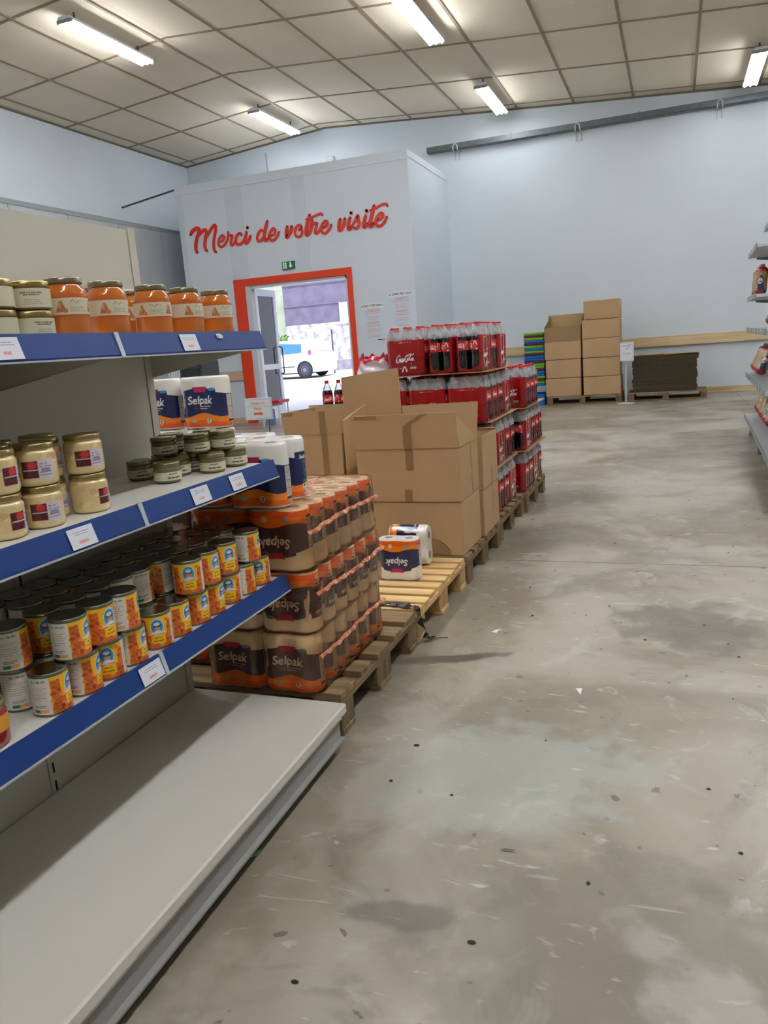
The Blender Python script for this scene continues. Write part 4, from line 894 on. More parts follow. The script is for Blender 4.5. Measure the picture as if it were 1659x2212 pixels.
cv.rect(e2-.040, e2+.040, .048, .148, (24, 34, 88)); cv.text('Selpak', e2, .125, .018, (230, 232, 240), shear=.18, bold=.02); cv.lines(e2-.014, e2+.014, .066, .120, 9, .0016, (110, 124, 178), seed=6, center=True); cv.rect(e2-.014, e2+.014, .050, .058, (40, 150, 70))
cv.rect(e2-.017, e2-.002, .031, .046, (224, 232, 222)); cv.rect(e2+.002, e2+.017, .031, .046, (224, 232, 222)); cv.ell(e2-.0095, .040, .005, .004, (20, 120, 70)); cv.ell(e2+.0095, .040, .005, .004, (20, 120, 70)); cv.rect(e2-.014, e2+.014, .012, .026, (228, 222, 214))
for k in range(9): cv.rect(e2-.012+k*.002, e2-.0112+k*.002, .013, .025, (30, 30, 60))
wrap_m = painted('printed_film', .25, coat=.8, bump=.25, bscale=16)
white_film = mat('white_roll_film', (236, 236, 234), .3, coat=.6, bump=.4, bscale=30); core_m = mat('cardboard_core', (150, 140, 128), .7)
def make_roll_pack(name='kitchen_roll_pack', label='pack'):
    nv = cv.ny; z = np.linspace(0, PH, nv); f = np.interp(z, [0, .006, .014, PH-.014, PH-.005, PH], [.90, .97, 1, 1, .965, .87])
    cen = np.zeros_like(hp); cen[:, 0] = np.clip(hp[:, 0], -.05, .05)
    P = np.zeros((nv, len(hp), 3)); P[..., :2] = cen[None]+(hp-cen)[None]*f[:, None, None]; P[..., 2] = z[:, None]
    U, V = np.meshgrid(ha/hL, np.linspace(0, 1, nv)); C = sample(cv, (U+.5) % 1, V)
    return P, C
RP, RC_ = make_roll_pack()
roll_mesh = [None, None]
def roll_pack(parent=None, label=None, loc=(0, 0, 0), rz=0., flip=False, group=None):
    """a two-roll pack; the root mesh is the printed wrap"""
    if roll_mesh[0] is None:
        o = grid_mesh('kitchen_roll_pack', RP, RC_, True, wrap_m); roll_mesh[0] = o.data
        ee = []
        for z, s_ in ((PH, 1), (0, -1)):
            b = MB(); ring = [(RP[-1 if s_ > 0 else 0, i, 0], RP[-1 if s_ > 0 else 0, i, 1], z) for i in range(0, len(hp), 4)]
            b.add(ring+[(0, 0, z)], [(i, (i+1) % len(ring), len(ring)) if s_ > 0 else ((i+1) % len(ring), i, len(ring)) for i in range(len(ring))], 0, True)
            for x in (-.05, .05): b.lathe([(.019, z+.0003*s_), (.0185, z+.0012*s_), (.017, z+.0012*s_)], 16, mi=1, c=(x, 0, 0))
            ee.append(b.build(('wrap_top', 'wrap_bottom')[s_ < 0], [white_film, core_m], o).data)
        roll_mesh[1] = ee
    else:
        o = bpy.data.objects.new('kitchen_roll_pack', roll_mesh[0]); link(o); adopt(o, None)
        for nme, dd in zip(('wrap_top', 'wrap_bottom'), roll_mesh[1]): e = bpy.data.objects.new(nme, dd); link(e, o); adopt(e, o)
    if parent is not None: o.parent = parent; KIDS[parent.name].append(o)
    o.location = (loc[0], loc[1], loc[2]+(PH if flip else 0)); o.rotation_euler = (PI if flip else 0, 0, rz)
    if parent is None: set_tags(o, label, 'kitchen roll', group)
    return o
for (x, y, z, rz, fp, lab) in [(-1.19, 2.055, .7535, 0, False, 'nearest loose kitchen roll pack on the wrapped bale, partly behind the blue strip'),
  (-1.20, 2.185, .7535, PI, False, 'loose kitchen roll pack with barcode end facing the aisle, on the orange bale'),
  (-1.405, 2.06, .7535, 0, False, 'loose kitchen roll pack in the shade behind the middle shelf end'),
  (-1.405, 2.19, .7535, 0, False, 'loose kitchen roll pack whose white tops show behind the terrine jars'),
  (-1.36, 2.305, .7535, 0, False, 'loose kitchen roll pack behind the barcode pack'), (-1.57, 2.305, .7535, 0, False, 'loose kitchen roll pack at the back left of the bale top'),
  (-1.675, 2.56, .7535, 0, False, 'lower kitchen roll pack supporting the navy pack at the shelving end'), (-1.89, 2.56, .7535, 0, False, 'lower kitchen roll pack farthest left behind the shelving'),
  (-1.675, 2.56, .9510, 0, False, 'navy kitchen roll pack standing high behind the terrine jars, right one of two'), (-1.89, 2.56, .9510, 0, False, 'navy kitchen roll pack partly hidden by the shelving back panel, left one of two')]:
    roll_pack(None, lab, (x, y, z), rz, fp, 'loose kitchen roll packs')
roll_pack(None, 'single upside-down kitchen roll pack standing on the pale empty pallet', (-1.195, 3.27, .1437), 0, True, 'kitchen roll packs on the pale pallet')
q = roll_pack(None, 'kitchen roll pack lying on its side behind the upside-down pack on the pale pallet', (-1.20, 3.47, .20), 0, False, 'kitchen roll packs on the pale pallet'); q.rotation_euler = (PI/2, 0, PI/2); q.location = (-1.25, 3.47, .1437+.1)
# lying: roll axis along x, two rolls one above the other
q.rotation_euler = Matrix(((0, 0, 1), (0, 1, 0), (-1, 0, 0))).to_euler(); q.location = (-1.315, 3.50, .1437+.1003)
# upright second pack hidden under it keeps it level with the photo
# bales
bale_film = film('orange_bale_film', (1.0, .85, .65), .07, (255, 140, 72), .12, .5, 15., edge=2.6, dist=.03, trans=(255, 170, 110)); seam_m = film('orange_bale_seam', (1.0, .80, .60), .40, (240, 130, 70), .2, .5, 40.)
bp_, ba_, bL_ = hull(.40, .60, .05, .004, .008, off=.011)
def bale(x, y, z, flip, end, label):
    r = thing('paper_roll_bale', label, 'bale', (x, y, z), group='orange wrapped bales of kitchen rolls'); adopt(r, None)
    for i in range(2):
        for j in range(6): roll_pack(r, loc=(-.1+.2*i, -.25+.1*j, .004), rz=(PI if end else 0), flip=flip)
    H = PH+.009; z_ = np.concatenate([[0, 0, .004], np.linspace(.012, H-.016, 14), [H-.006, H-.001, H, H]]); f = np.concatenate([[.0, .6, .965], np.linspace(.995, .995, 14), [.985, .96, .7, .0]])
    P = np.zeros((len(z_), len(bp_), 3)); P[..., :2] = bp_[None]*f[:, None, None]; P[..., 2] = z_[:, None]
    rg = np.random.default_rng(int(abs(z*100))+3); wob = np.zeros(P.shape[:2])
    for k in range(14):
        a, b2, c2 = rg.uniform(4, 26), rg.uniform(-60, 60), rg.uniform(0, 6); wob += np.sin(ba_[None]/bL_*2*PI*round(a)+z_[:, None]*b2+c2)
    nrm = bp_/np.linalg.norm(bp_, axis=1)[:, None]; P[..., :2] += nrm[None]*(wob*.0007+.001)[..., None]*(f > .95)[:, None, None]
    P[..., 2] = np.clip(P[..., 2], 0.0005, H+.003)
    grid_mesh('plastic_film', P, None, True, bale_film, r)
    # welded seam running along aisle side, wrinkled ribbon
    s = MB(); zc = H*.62; pts = []
    for k in range(60):
        t = k/59; yy = -.30+.60*t; pts.append((.212+.0015*math.sin(t*31+z*9)-.003*(1-abs(math.cos(PI*(yy+.25)/.1))), yy, zc+.004*math.sin(t*7+z*20)+.0015*math.sin(t*37)))
    pts = pts[1:-1]
    for w in (0,):
        vs = [(p[0], p[1], p[2]-.009) for p in pts]+[(p[0]+.010, p[1], p[2]+.004*math.sin(p[1]*90)) for p in pts]+[(p[0], p[1], p[2]+.007) for p in pts]; n = len(pts)
        s.add(vs, [(i, i+1, n+i+1, n+i) for i in range(n-1)]+[(n+i, n+i+1, 2*n+i+1, 2*n+i) for i in range(n-1)])
    s.build('film_seam', seam_m, r); return r
bale(-1.245, 2.325, .1437, False, False, 'orange wrapped bale of kitchen rolls, bottom one resting on the weathered pallet')
bale(-1.235, 2.325, .3467, True, True, 'orange wrapped bale of kitchen rolls, middle one of the aisle stack')
bale(-1.240, 2.315, .5497, True, False, 'orange wrapped bale of kitchen rolls, top one of the aisle stack')
for k in range(3): bale(-1.75, 2.50, .1437+k*.2032, k > 0, False, 'orange wrapped bale of kitchen rolls in the shaded rear stack, %s one' % ('lowest', 'middle', 'top')[k])
# ------------------------------------------------------------------ cardboard boxes
kraft = mat('kraft_cardboard', (188, 154, 114), .8, noise=.05, nscale=3., bump=.1, bscale=90); kraft_in = mat('kraft_inside', (178, 150, 104), .85, noise=.05, nscale=3.); tape = mat('brown_parcel_tape', (150, 118, 80), .3, coat=.3)
T = .004
def carton(x0, x1, y0, y1, z0, z1, label, opened=False, group=None, name='cardboard_box', m=None, rz=0.):
    r = thing(name, label, 'box', ((x0+x1)/2, (y0+y1)/2, z0), rz, group); adopt(r, None); w, d, h = (x1-x0)/2, (y1-y0)/2, z1-z0; m = m or kraft; b = MB()
    if opened:
        b.box(-w, w, -d, -d+T, 0, h).box(-w, w, d-T, d, 0, h).box(-w, -w+T, -d+T, d-T, 0, h).box(w-T, w, -d+T, d-T, 0, h).box(-w+T, w-T, -d+T, d-T, 0, T)
    else: b.bbox(-w, w, -d, d, 0, h, .004 if z0 < .5 and y0 < 10 else .010)
    b.build('body', m, r); return r
def flap(r, pts, th=T, name='flap', m=None, label=None):
    """quad flap given local corner points, thickened along its normal"""
    P = [Vector(p) for p in pts]; n = (P[1]-P[0]).cross(P[2]-P[0]).normalized()*th
    vs = [tuple(p) for p in P]+[tuple(p+n) for p in P]; k = len(P)
    o = fix_normals(MB().add(vs, [tuple(range(k)), tuple(range(k, 2*k))[::-1]]+[(i, (i+1) % k, k+(i+1) % k, k+i) for i in range(k)]).build(name, m or kraft, r))
    if label: o['label'] = label
    return o
def strip(r, x0, x1, y0, y1, z0, z1): return MB().box(x0, x1, y0, y1, z0, z1).build('tape', tape, r)
# lower front
r = carton(-1.555, -.992, 3.655, 4.04, .1440, .424, 'closed lower cardboard box with crushed bottom corner, front of the pallet row')
strip(r, .276, .2775, .03, .055, -.0+.12, .28)
dm = MB(); dm.add([(.08+.135*math.cos(a*PI/12), -.1935, .004+.085*math.sin(a*PI/12)) for a in range(13)], [tuple(range(13))], 0); dm.add([(.08+.135*math.cos(a*PI/12), -.1933-.006*math.sin(a*PI/12*3)**2, .085*math.sin(a*PI/12)+.004+.007) for a in range(13)]+[(.08+.135*math.cos(a*PI/12), -.1935, .085*math.sin(a*PI/12)+.002) for a in range(13)], [(i, i+1, 14+i, 13+i) for i in range(12)])
fix_normals(dm.build('torn_patch', mat('torn_kraft', (158, 124, 86), .85), r))
# upper front open box with flaps
r = carton(-1.535, -.990, 3.650, 4.030, .4265, .698, 'large open cardboard box with raised front and back flaps, upper box at the front', opened=True)
w, d, h = .2725, .19, .2715
flap(r, [(-w, -d, h), (w, -d, h), (w+.0, -d-.012, h+.176), (-w-.015, -d-.012, h+.172)], label='raised front flap')
flap(r, [(-w+.14, d, h), (w, d, h), (w+.012, d+.012, h+.19), (-w+.13, d+.012, h+.185)], label='raised back flap')
flap(r, [(w, -d+.005, h), (w, d-.03, h), (w-.02, -d+.02, h+.165)], m=kraft_in, label='right flap folded in like a gusset')
MB().box(-.005, .033, -d-.0028, -d-.0012, .165, h).build('tape', tape, r)
flap(r, [(-.005, -d-.0135, h), (.033, -d-.0135, h), (.033, -d-.0155, h+.125), (-.005, -d-.0155, h+.115)], th=.0012, name='tape', m=tape)
flap(r, [(-.005, -d-.0160, h+.113), (.033, -d-.0160, h+.123), (.125, -d-.0175, h+.172), (.085, -d-.0175, h+.170)], th=.0012, name='tape', m=tape)
flap(r, [(-.262, -d-.0165, h+.155), (-.262+.12, -d-.0165, h+.155), (-.262+.12, -d-.0165, h+.172), (-.262, -d-.0165, h+.172)], th=.0012, name='tape', m=tape)
MB().box(-.02, .018, -d-.0018, -d-.0005, -0.0, .062).build('tape', tape, r)
MB().box(w+.0004, w+.0016, .03, .05, .12, .255).build('tape', tape, r); MB().box(w+.0004, w+.0016, .04, .06, 0.0, .10).build('tape', tape, r)
# right rear pair
r = carton(-1.37, -.975, 4.062, 4.44, .1440, .404, 'lower cardboard box beside the cola stack, on the aisle side'); MB().box(.1976, .1990, .02, .05, .10, .26).build('tape', tape, r)
r = carton(-1.37, -.972, 4.060, 4.425, .4065, .695, 'upper open cardboard box tucked against the cola stack', opened=True); MB().box(.1994, .2008, .02, .05, 0, .10).build('tape', tape, r)
flap(r, [(-.199, .1825, .2885), (.199, .1825, .2885), (.199, .17, .30), (-.199, .17, .30)])
# big standing sheets
r = thing('cardboard_sheet', 'tall cardboard sheet standing upright behind the open boxes', 'cardboard', (-1.58, 4.047, .144)); adopt(r, None)
flap(r, [(-.165, 0, 0), (.18, 0, 0), (.165, .0, .945), (-.175, 0, .91)], th=.006, name='sheet')
r = thing('cardboard_sheet', 'narrow cardboard edge strip between the left box and the front boxes', 'cardboard', (-1.60, 3.72, .144)); adopt(r, None)
flap(r, [(.0, -.05, 0), (.03, .24, 0), (.0, .26, .76), (-.03, .0, .70)], th=.006, name='sheet')
# left open box
r = carton(-1.96, -1.635, 3.70, 4.02, .1440, .780, 'open cardboard box with a vertical tape strip, left of the tall sheets', opened=True)
w, d, h = .1625, .16, .636
flap(r, [(-w, -d, h), (w, -d, h), (w, -d-.006, h+.125), (-w-.01, -d-.006, h+.118)]); flap(r, [(-w, d, h), (w, d, h), (w, d+.005, h+.13), (-w, d+.005, h+.13)])
flap(r, [(-w, -d, h), (-w, d, h), (-w+.05, d-.02, h+.12), (-w-.005, -d+.02, h+.118)], m=kraft_in)
MB().box(.05, .085, -d-.0020, -d-.0006, .35, h).build('tape', tape, r); flap(r, [(.05, -d-.009, h), (.085, -d-.009, h), (.085, -d-.0095, h+.12), (.05, -d-.0095, h+.12)], th=.0012, name='tape', m=tape)
MB().box(-w, w, -d-.0012, -d-.0002, .30, .303).build('crease', mat('kraft_crease', (168, 134, 96), .8), r); flap(r, [(-.16, -d-.0095, h+.10), (-.10, -d-.0095, h+.10), (-.10, -d-.0095, h+.118), (-.16, -d-.0095, h+.118)], th=.0012, name='tape', m=tape)
# carton columns at back wall
rn = random.Random(4)
zt = [.144+.3175*k for k in range(6)]
for k in range(3): carton(-2.115+.02*rn.uniform(-1, 1), -1.515+.012*rn.uniform(-1, 1), 13.88, 14.5, zt[k]-.055*k*0+.0005, zt[k]+.3125, 'closed brown carton in the left column by the back wall, %s from the pallet' % ORD[k], group='closed cartons by the back wall')
for k in range(4): carton(-1.490+.01*rn.uniform(-1, 1), -.870+.01*rn.uniform(-1, 1), 13.87+.02*(k == 3), 14.48, zt[k]+.0005, zt[k]+.3125, 'closed brown carton in the right column by the back wall, %s from the pallet' % ORD[k], group='closed cartons by the back wall')
carton(-1.462, -.872, 13.90, 14.40, zt[4]+.001, zt[4]+.314, 'narrower closed carton on the very top of the right column by the back wall', group='closed cartons by the back wall')
r = carton(-2.13, -1.515, 13.88, 14.34, zt[3]+.001, zt[3]+.235, 'open carton on top of the left column, flaps standing up', opened=True, m=mat('kraft_darker', (152, 122, 86), .8))
w, d, h = .3075, .23, .234
flap(r, [(-w, d, h), (w, d, h), (w, d+.05, h+.215), (-w, d+.05, h+.215)], m=kraft_in, label='tall rear flap'); flap(r, [(-w, -d, h), (-w, d, h), (-w+.05, d+.04, h+.21)], m=kraft_in); flap(r, [(w, -d, h), (w, d, h), (w+.0, d+.04, h+.21)], m=kraft_in)
MB().box(-.22, .25, -.15, .15, .0045, .22).build('contents', mat('carton_contents', (120, 96, 70), .9), r)
# pile of flattened boxes
r = thing('cardboard_pile', 'dark pile of flattened cardboard sheets on a pallet by the back wall', 'cardboard', (-.15, 14.28, .1437)); adopt(r, None); rn = random.Random(9); z = 0; k = 0
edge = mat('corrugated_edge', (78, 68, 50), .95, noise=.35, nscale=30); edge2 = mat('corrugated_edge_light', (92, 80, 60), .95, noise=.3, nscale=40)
while z < .575:
    dx, dy = rn.uniform(-.012, .012), rn.uniform(-.012, .012)
    if k % 12 == 0: bx = rn.uniform(-.02, .02)
    b = MB(); 
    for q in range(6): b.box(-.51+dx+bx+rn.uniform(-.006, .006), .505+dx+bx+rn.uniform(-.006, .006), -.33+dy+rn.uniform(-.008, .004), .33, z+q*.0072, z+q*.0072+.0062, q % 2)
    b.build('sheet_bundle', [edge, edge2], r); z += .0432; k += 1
flap(r, [(-.53, -.33, z), (.53, -.35, z+.012), (.52, .30, z+.012), (-.53, .3, z)], th=.006, name='top_sheet'); flap(r, [(-.50, -.345, z+.014), (-.02, -.36, z+.022), (-.02, .2, z+.022), (-.50, .2, z+.014)], th=.005, name='top_sheet')
# notice on stand
r = thing('notice_stand', 'white framed notice on a thin metal pole between the cartons and the cardboard pile', 'sign', (-.765, 13.60, 0)); adopt(r, None)
cv_ = Canvas(.215, .30, .003, (216, 220, 228)); cv_.rect(.018, .197, .02, .28, (226, 230, 236)); cv_.lines(.03, .185, .225, .262, 3, .005, (110, 114, 122), seed=2, center=True); cv_.lines(.07, .145, .185, .205, 2, .004, (110, 114, 122), seed=3, center=True); cv_.lines(.03, .185, .10, .135, 3, .004, (110, 114, 122), seed=6, center=True); cv_.lines(.08, .135, .06, .08, 1, .004, (110, 114, 122), seed=7, center=True)
for a in ((.014, .20, .016, .019), (.014, .20, .281, .284)): cv_.rect(*a, (170, 176, 186))
flat_panel('printed_face', cv_, r, lambda X, Y: np.stack([X-.09, np.full_like(X, -.012), Y+.70], -1))
MB().bbox(-.093, .128, -.010, .004, .697, 1.003, .004).build('sign_board', mat('notice_frame', (198, 204, 214), .4), r); MB().cyl((0, .012, 0), (0, .012, .72), .014).build('pole', mat('pole_grey', (190, 196, 202), .4), r); MB().lathe([(.15, 0), (.15, .010), (.03, .02)], 20).build('base', mat('pole_grey', (0, 0, 0)), r)

# ------------------------------------------------------------------ nested plastic crates
cg, cp, cb_ = mat('crate_green', (120, 190, 30), .4), mat('crate_purple', (104, 24, 78), .4), mat('crate_blue', (22, 112, 200), .4)
seq = 'g p g b p g b g p b b p g g p b b g p g b b'.split()
nm = {'g': ('lime green', cg), 'p': ('purple', cp), 'b': ('blue', cb_)}
def crate_mesh(m, full=False):
    b = MB(); X, Y = .175, .26
    h_ = .20 if full else .043
    def ring(x0, y0, z0, x1, y1, z1): 
        b.add([(-x0, -y0, z0), (x0, -y0, z0), (x0, y0, z0), (-x0, y0, z0), (-x1, -y1, z1), (x1, -y1, z1), (x1, y1, z1), (-x1, y1, z1)], [(0, 1, 5, 4), (1, 2, 6, 5), (2, 3, 7, 6), (3, 0, 4, 7)])
    k_ = .93 if full else .95
    ring(X*k_, Y*k_, -h_, X*.96, Y*.97, -.03); ring(X*.96, Y*.97, -.03, X, Y, -.03); ring(X, Y, -.03, X*1.015, Y*1.01, -.002); ring(X*1.015, Y*1.01, -.002, X*.95, Y*.96, .0); ring(X*.95, Y*.96, 0, X*.94, Y*.955, -.03); ring(X*.94, Y*.955, -.03, X*(k_-.02), Y*(k_-.02), -h_+.004)
    b.add([(-X*k_, -Y*k_, -h_), (X*k_, -Y*k_, -h_), (X*k_, Y*k_, -h_), (-X*k_, Y*k_, -h_)], [(0, 3, 2, 1)])
    for x in (-.12, -.06, 0, .06, .12): b.box(x-.006, x+.006, -Y*1.02, -Y*.98, -.029, -.004)
    return b
cnt = {}
n = len(seq)
cms = {}
for i, s_ in enumerate(seq):
    z = 1.27-.0445*i
    if i == n-1: o = crate_mesh(cb_, True).build('plastic_crate', cb_)
    elif s_ not in cms: cms[s_] = crate_mesh(nm[s_][1]).build('plastic_crate', nm[s_][1]); o = cms[s_]
    else: o = cms[s_].copy(); link(o); adopt(o, None)
    o.location = (-2.335, 14.25, z if i < n-1 else .2005); o.rotation_euler = (0, 0, .02*math.sin(i*2.3)); cnt[s_] = cnt.get(s_, 0)+1
    set_tags(o, '%s plastic crate in the stack by the cartons, %s %s one from top' % (nm[s_][0], ORD[cnt[s_]-1], nm[s_][0].split()[-1]), 'crate', 'nested plastic crates')

# ------------------------------------------------------------------ cola packs
BR, BH = .0395, .287
cola = mat('cola_dark', (16, 8, 7), .06, spec=.8, coat=1.); pet = film('clear_pet', (.93, .94, .96), .30, (190, 196, 204), .08, .3, 30.); cap_m = mat('red_cap', (196, 20, 30), .35)
red_film = painted('red_printed_film', .22, coat=.7, bump=.22, bscale=14); clear_film = film('clear_shrink_film', (.97, .97, .99), .28, (245, 246, 250), .10, .9, 26.)
lc = Canvas(2*PI*BR, .056, .0013, (206, 20, 28)); m_ = lc.w/2
for mm in (m_-.062, m_+.062): lc.strokes(COLA, .0035, (244, 240, 240), ox=mm-.033, oy=.012, sc=.066)
for mm in (m_, 0, lc.w): lc.strokes([[(mm-.010, .030), (mm-.003, .050)], [(mm+.010, .030), (mm+.003, .050)]], .005, (240, 236, 236)); lc.lines(mm-.014, mm+.014, .012, .026, 3, .0014, (232, 150, 150), seed=4, center=True); lc.rect(mm-.026, mm-.017, .008, .038, (180, 200, 170)); lc.rect(mm+.004, mm+.013, .001, .009, (240, 236, 236))
bprof = [(.022, .004), (.034, .0), (.038, .012), (.0385, .045), (.0360, .075), (.0365, .100), (.0390, .122), (.0390, .178), (.0375, .192), (.034, .208), (.028, .226), (.019, .245), (.0135, .255), (.0135, .262)]
fp, fa, fL = hull(.24, .16, .04, .006, .0035, off=.0008)
FH = .213
fc = Canvas(fL, FH, .0022, (146, 5, 18)); c0 = fL/2
fc.rect(0, fL, .11, .213, (178, 8, 22), .5)
for ox, half in ((c0, 1), (0, 0), (fL, 0)):
    fc.strokes(COLA, .0048, (244, 238, 240), ox=ox-.062, oy=.078, sc=.115)
    fc.text('ORIGINAL TASTE', ox, .190, .0105, (214, 170, 130)); fc.text('RECYCLEZ', ox-.055, .040, .012, (236, 200, 206)); fc.strokes([[(ox-.022, .026), (ox-.012, .052)], [(ox+.006, .026), (ox-.004, .052)]], .007, (240, 232, 236)); fc.rect(ox+.025, ox+.065, .037, .050, (150, 168, 150)); fc.text('6', ox+.035, .060, .014, (236, 220, 224))
# aisle-side print shows when the long side faces the aisle
def make_pack():
    r = thing('cola_bottle_pack', 'pack', 'drinks pack'); adopt(r, None)
    z = np.linspace(0, FH, 54); f = np.interp(z, [0, .008, .03, .05, .08, .11, .19, .205, FH], [.90, .965, 1, .995, .970, .99, 1, .985, .95])
    P = np.zeros((len(z), len(fp), 3)); cen = fp*np.array([.62, .5]); P[..., :2] = cen[None]+(fp-cen)[None]*(1+(f[:, None, None]-1)*2.2); P[..., 2] = z[:, None]
    rg = np.random.default_rng(5); wv = .004*np.sin(fa*70)+.003*np.sin(fa*153+1); P[-3:, :, 2] += wv[None]*np.array([.3, .6, 1])[:, None]
    U, V = np.meshgrid(fa/fL, np.linspace(0, 1, len(z)))
    keep = np.ones((len(z)-1, len(fp)), bool)
    for i in range(len(fp)):
        x, y = fp[i]
        if abs(x) > .112:
            for j in range(len(z)-1):
                zz = z[j]; hw = .060 if zz > .05 else .060*math.sqrt(max(0, 1-((.05-zz)/.035)**2)) if zz > .015 else 0
                if abs(y) < hw: keep[j, i] = False
    grid_mesh('printed_film', P, sample(fc, (U+.5) % 1, V), True, red_film, r, keep)
    z2 = np.array([FH-.012, FH, .228, .243, .258, .270]); f2 = np.array([.97, .965, .90, .82, .76, .73]); P2 = np.zeros((6, len(fp), 3)); cen2 = fp*np.array([.55, .4]); P2[..., :2] = cen2[None]+(fp-cen2)[None]*f2[:, None, None]; P2[..., 2] = z2[:, None]
    for q in range(2, 6): P2[q, :, :2] *= (1+.035*np.sin(fa*83+q)+.02*np.sin(fa*190+q*2))[:, None]
    grid_mesh('clear_film', P2, None, True, clear_film, r)
    bt = MB().lathe(bprof, 18, mis=[0]*8+[0]+[1]*5)
    first_b = None
    for i in range(3):
        for j in range(2):
            if first_b is None: b = bt.build('bottle', [cola, pet], r); first_b = b
            else: b = bpy.data.objects.new('bottle', first_b.data); link(b, r); adopt(b, r)
            b.location = (-.08+.08*i, -.04+.08*j, 0.001); b.rotation_euler = (0, 0, (i*2+j)*.9)
            if not parts: 
                nu = lc.nx-1; th = np.arange(nu)/nu*2*PI; zz = np.linspace(.124, .178, lc.ny); PP = np.zeros((lc.ny, nu, 3)); PP[..., 0] = .0394*np.cos(th); PP[..., 1] = .0394*np.sin(th); PP[..., 2] = zz[:, None]
                l_ = grid_mesh('label', PP, lc.a[:, (np.arange(nu)+nu//2) % nu], True, painted('printed_bottle_label', .3, coat=.4), b); c_ = MB().lathe([(.0148, .258), (.0152, .260), (.0152, .277), (.014, .280), (.013, .2805)], 16).build('cap', cap_m, b); parts.extend([l_.data, c_.data])
            else:
                for nme, dd in (('label', parts[0]), ('cap', parts[1])): q = bpy.data.objects.new(nme, dd); link(q, b); adopt(q, b)
    return r
parts = []
pack0 = make_pack(); pk = [False]
def pack(x, y, z, side, label, flip=False):
    """side False: long side along x; True: long side along y"""
    c = pack0 if not pk[0] else copy_tree(pack0); pk[0] = True
    c.location = (x, y, z); c.rotation_euler = (0, 0, (PI/2 if side else 0)+(PI if flip else 0)+RNG.uniform(-.012, .012)); c['label'] = label; c['group'] = 'cola bottle packs'; return c
board_m = mat('layer_board', (158, 126, 88), .8)
def board(x0, x1, y0, y1, z, label):
    o = MB().box(-(x1-x0)/2, (x1-x0)/2, -(y1-y0)/2, (y1-y0)/2, 0, .004).build('layer_sheet', board_m); o.location = ((x0+x1)/2, (y0+y1)/2, z); return set_tags(o, label, 'cardboard sheet')
ZL = [.1437, .4385, .7335, 1.0285]
LYN = ['bottom', 'second', 'third', 'top']
g_ = .163
def row_front(xr, y, z, n, what):    # long sides facing the camera, going left from xr
    for k in range(n): pack(xr-.12-.243*k, y+.08, z, False, what+', %s from aisle' % ORD[k])
def row_side(xr, y, z, n, what):      # short sides facing the camera, long closed sides to the aisle
    for k in range(n): pack(xr-.08-.163*k, y+.12, z, True, what+', %s from aisle' % ORD[k])
# near stack (pallet 4)
for L, xr, plan in ((0, -1.010, 'fffs'), (1, -1.010, 'fsff'), (2, -1.015, 'ffs'), ):
    y = 4.47 if L < 2 else 4.405
    if L == 2: plan = 'fffs'
    for ri, c_ in enumerate(plan):
        nn = (2 if L < 2 else (3 if ri == 0 else 2)) if c_ == 'f' else 2
        what = 'cola six-pack, nearer stack, %s layer, %s row from boxes' % (LYN[L], ORD[ri])
        (row_front if c_ == 'f' else row_side)(xr, y, ZL[L], nn, what); y += .164 if c_ == 'f' else .244
    board(-1.88 if L == 2 else -2.19, -1.0, 4.44 if L < 2 else 4.395, 5.24 if L < 2 else 5.16, ZL[L+1]-.0055, 'brown cardboard layer sheet in the nearer cola stack above the %s layer' % LYN[L])
z = ZL[3]; T4 = 'cola six-pack in nearer stack top layer, '
pack(-1.497, 4.50, z, False, T4+'with the full wordmark facing the camera'); pack(-1.283, 4.545, z, True, T4+'left one of two showing bottle ends'); pack(-1.112, 4.54, z, True, T4+'end-on pack at the aisle corner')
pack(-1.152, 4.745, z, False, T4+'behind the aisle corner pack'); pack(-1.40, 4.752, z, False, T4+'second row, behind the left end-on pack'); pack(-1.10, 4.962, z, True, T4+'third row on the aisle side'); pack(-1.268, 4.962, z, True, T4+'third row, second from the aisle'); pack(-1.436, 4.962, z, True, T4+'third row, third from the aisle')
# far stack (pallet 5)
for L, xr, plan in ((0, -.965, 'ffsf'), (1, -.955, 'sfff'), (2, -.940, 'fff')):
    y = 5.29
    for ri, c_ in enumerate(plan):
        nn = 4 if (L == 2) else 2
        what = 'cola six-pack, farther stack, %s layer, %s row from front' % (('bottom', 'middle', 'upper')[L], ORD[ri])
        (row_front if c_ == 'f' else row_side)(xr, y, ZL[L], nn, what); y += .164 if c_ == 'f' else .244
    if L < 2: board(-2.16, -.94, 5.27, 6.06, ZL[L+1]-.0055, 'brown cardboard layer sheet in the farther cola stack above the %s layer' % ('bottom', 'middle')[L])
# torn film and pack farther left
r = thing('torn_shrink_film', 'torn red and clear shrink film left over beside the wordmark pack on the cola stack', 'plastic film', (-1.755, 4.62, ZL[3])); adopt(r, None)
nu, nv = 60, 16; th = np.arange(nu)/nu*2*PI; P = np.zeros((nv, nu, 3)); C = np.zeros((nv, nu, 3)); rg = np.random.default_rng(2)
for j in range(nv):
    t = j/(nv-1); rx = .12*(1-.15*t)+.008*np.sin(th*7+t*9); ry = .08*(1-.2*t)+.008*np.sin(th*5+t*12)
    P[j, :, 0] = np.sign(np.cos(th))*np.abs(np.cos(th))**.6*rx; P[j, :, 1] = np.sign(np.sin(th))*np.abs(np.sin(th))**.6*ry; P[j, :, 2] = .125*t+(.012*np.sin(th*6+2)+.012*np.sin(th*11))*t
    C[j] = np.where((t > .45+.35*np.abs(np.sin(th*1.5+.5)))[:, None], np.array([[206, 34, 62]])/255., np.array([[226, 214, 224]])/255.)
grid_mesh('crumpled_film', P, C, True, painted('torn_red_film', .25, coat=.8, bump=.5, bscale=18), r)
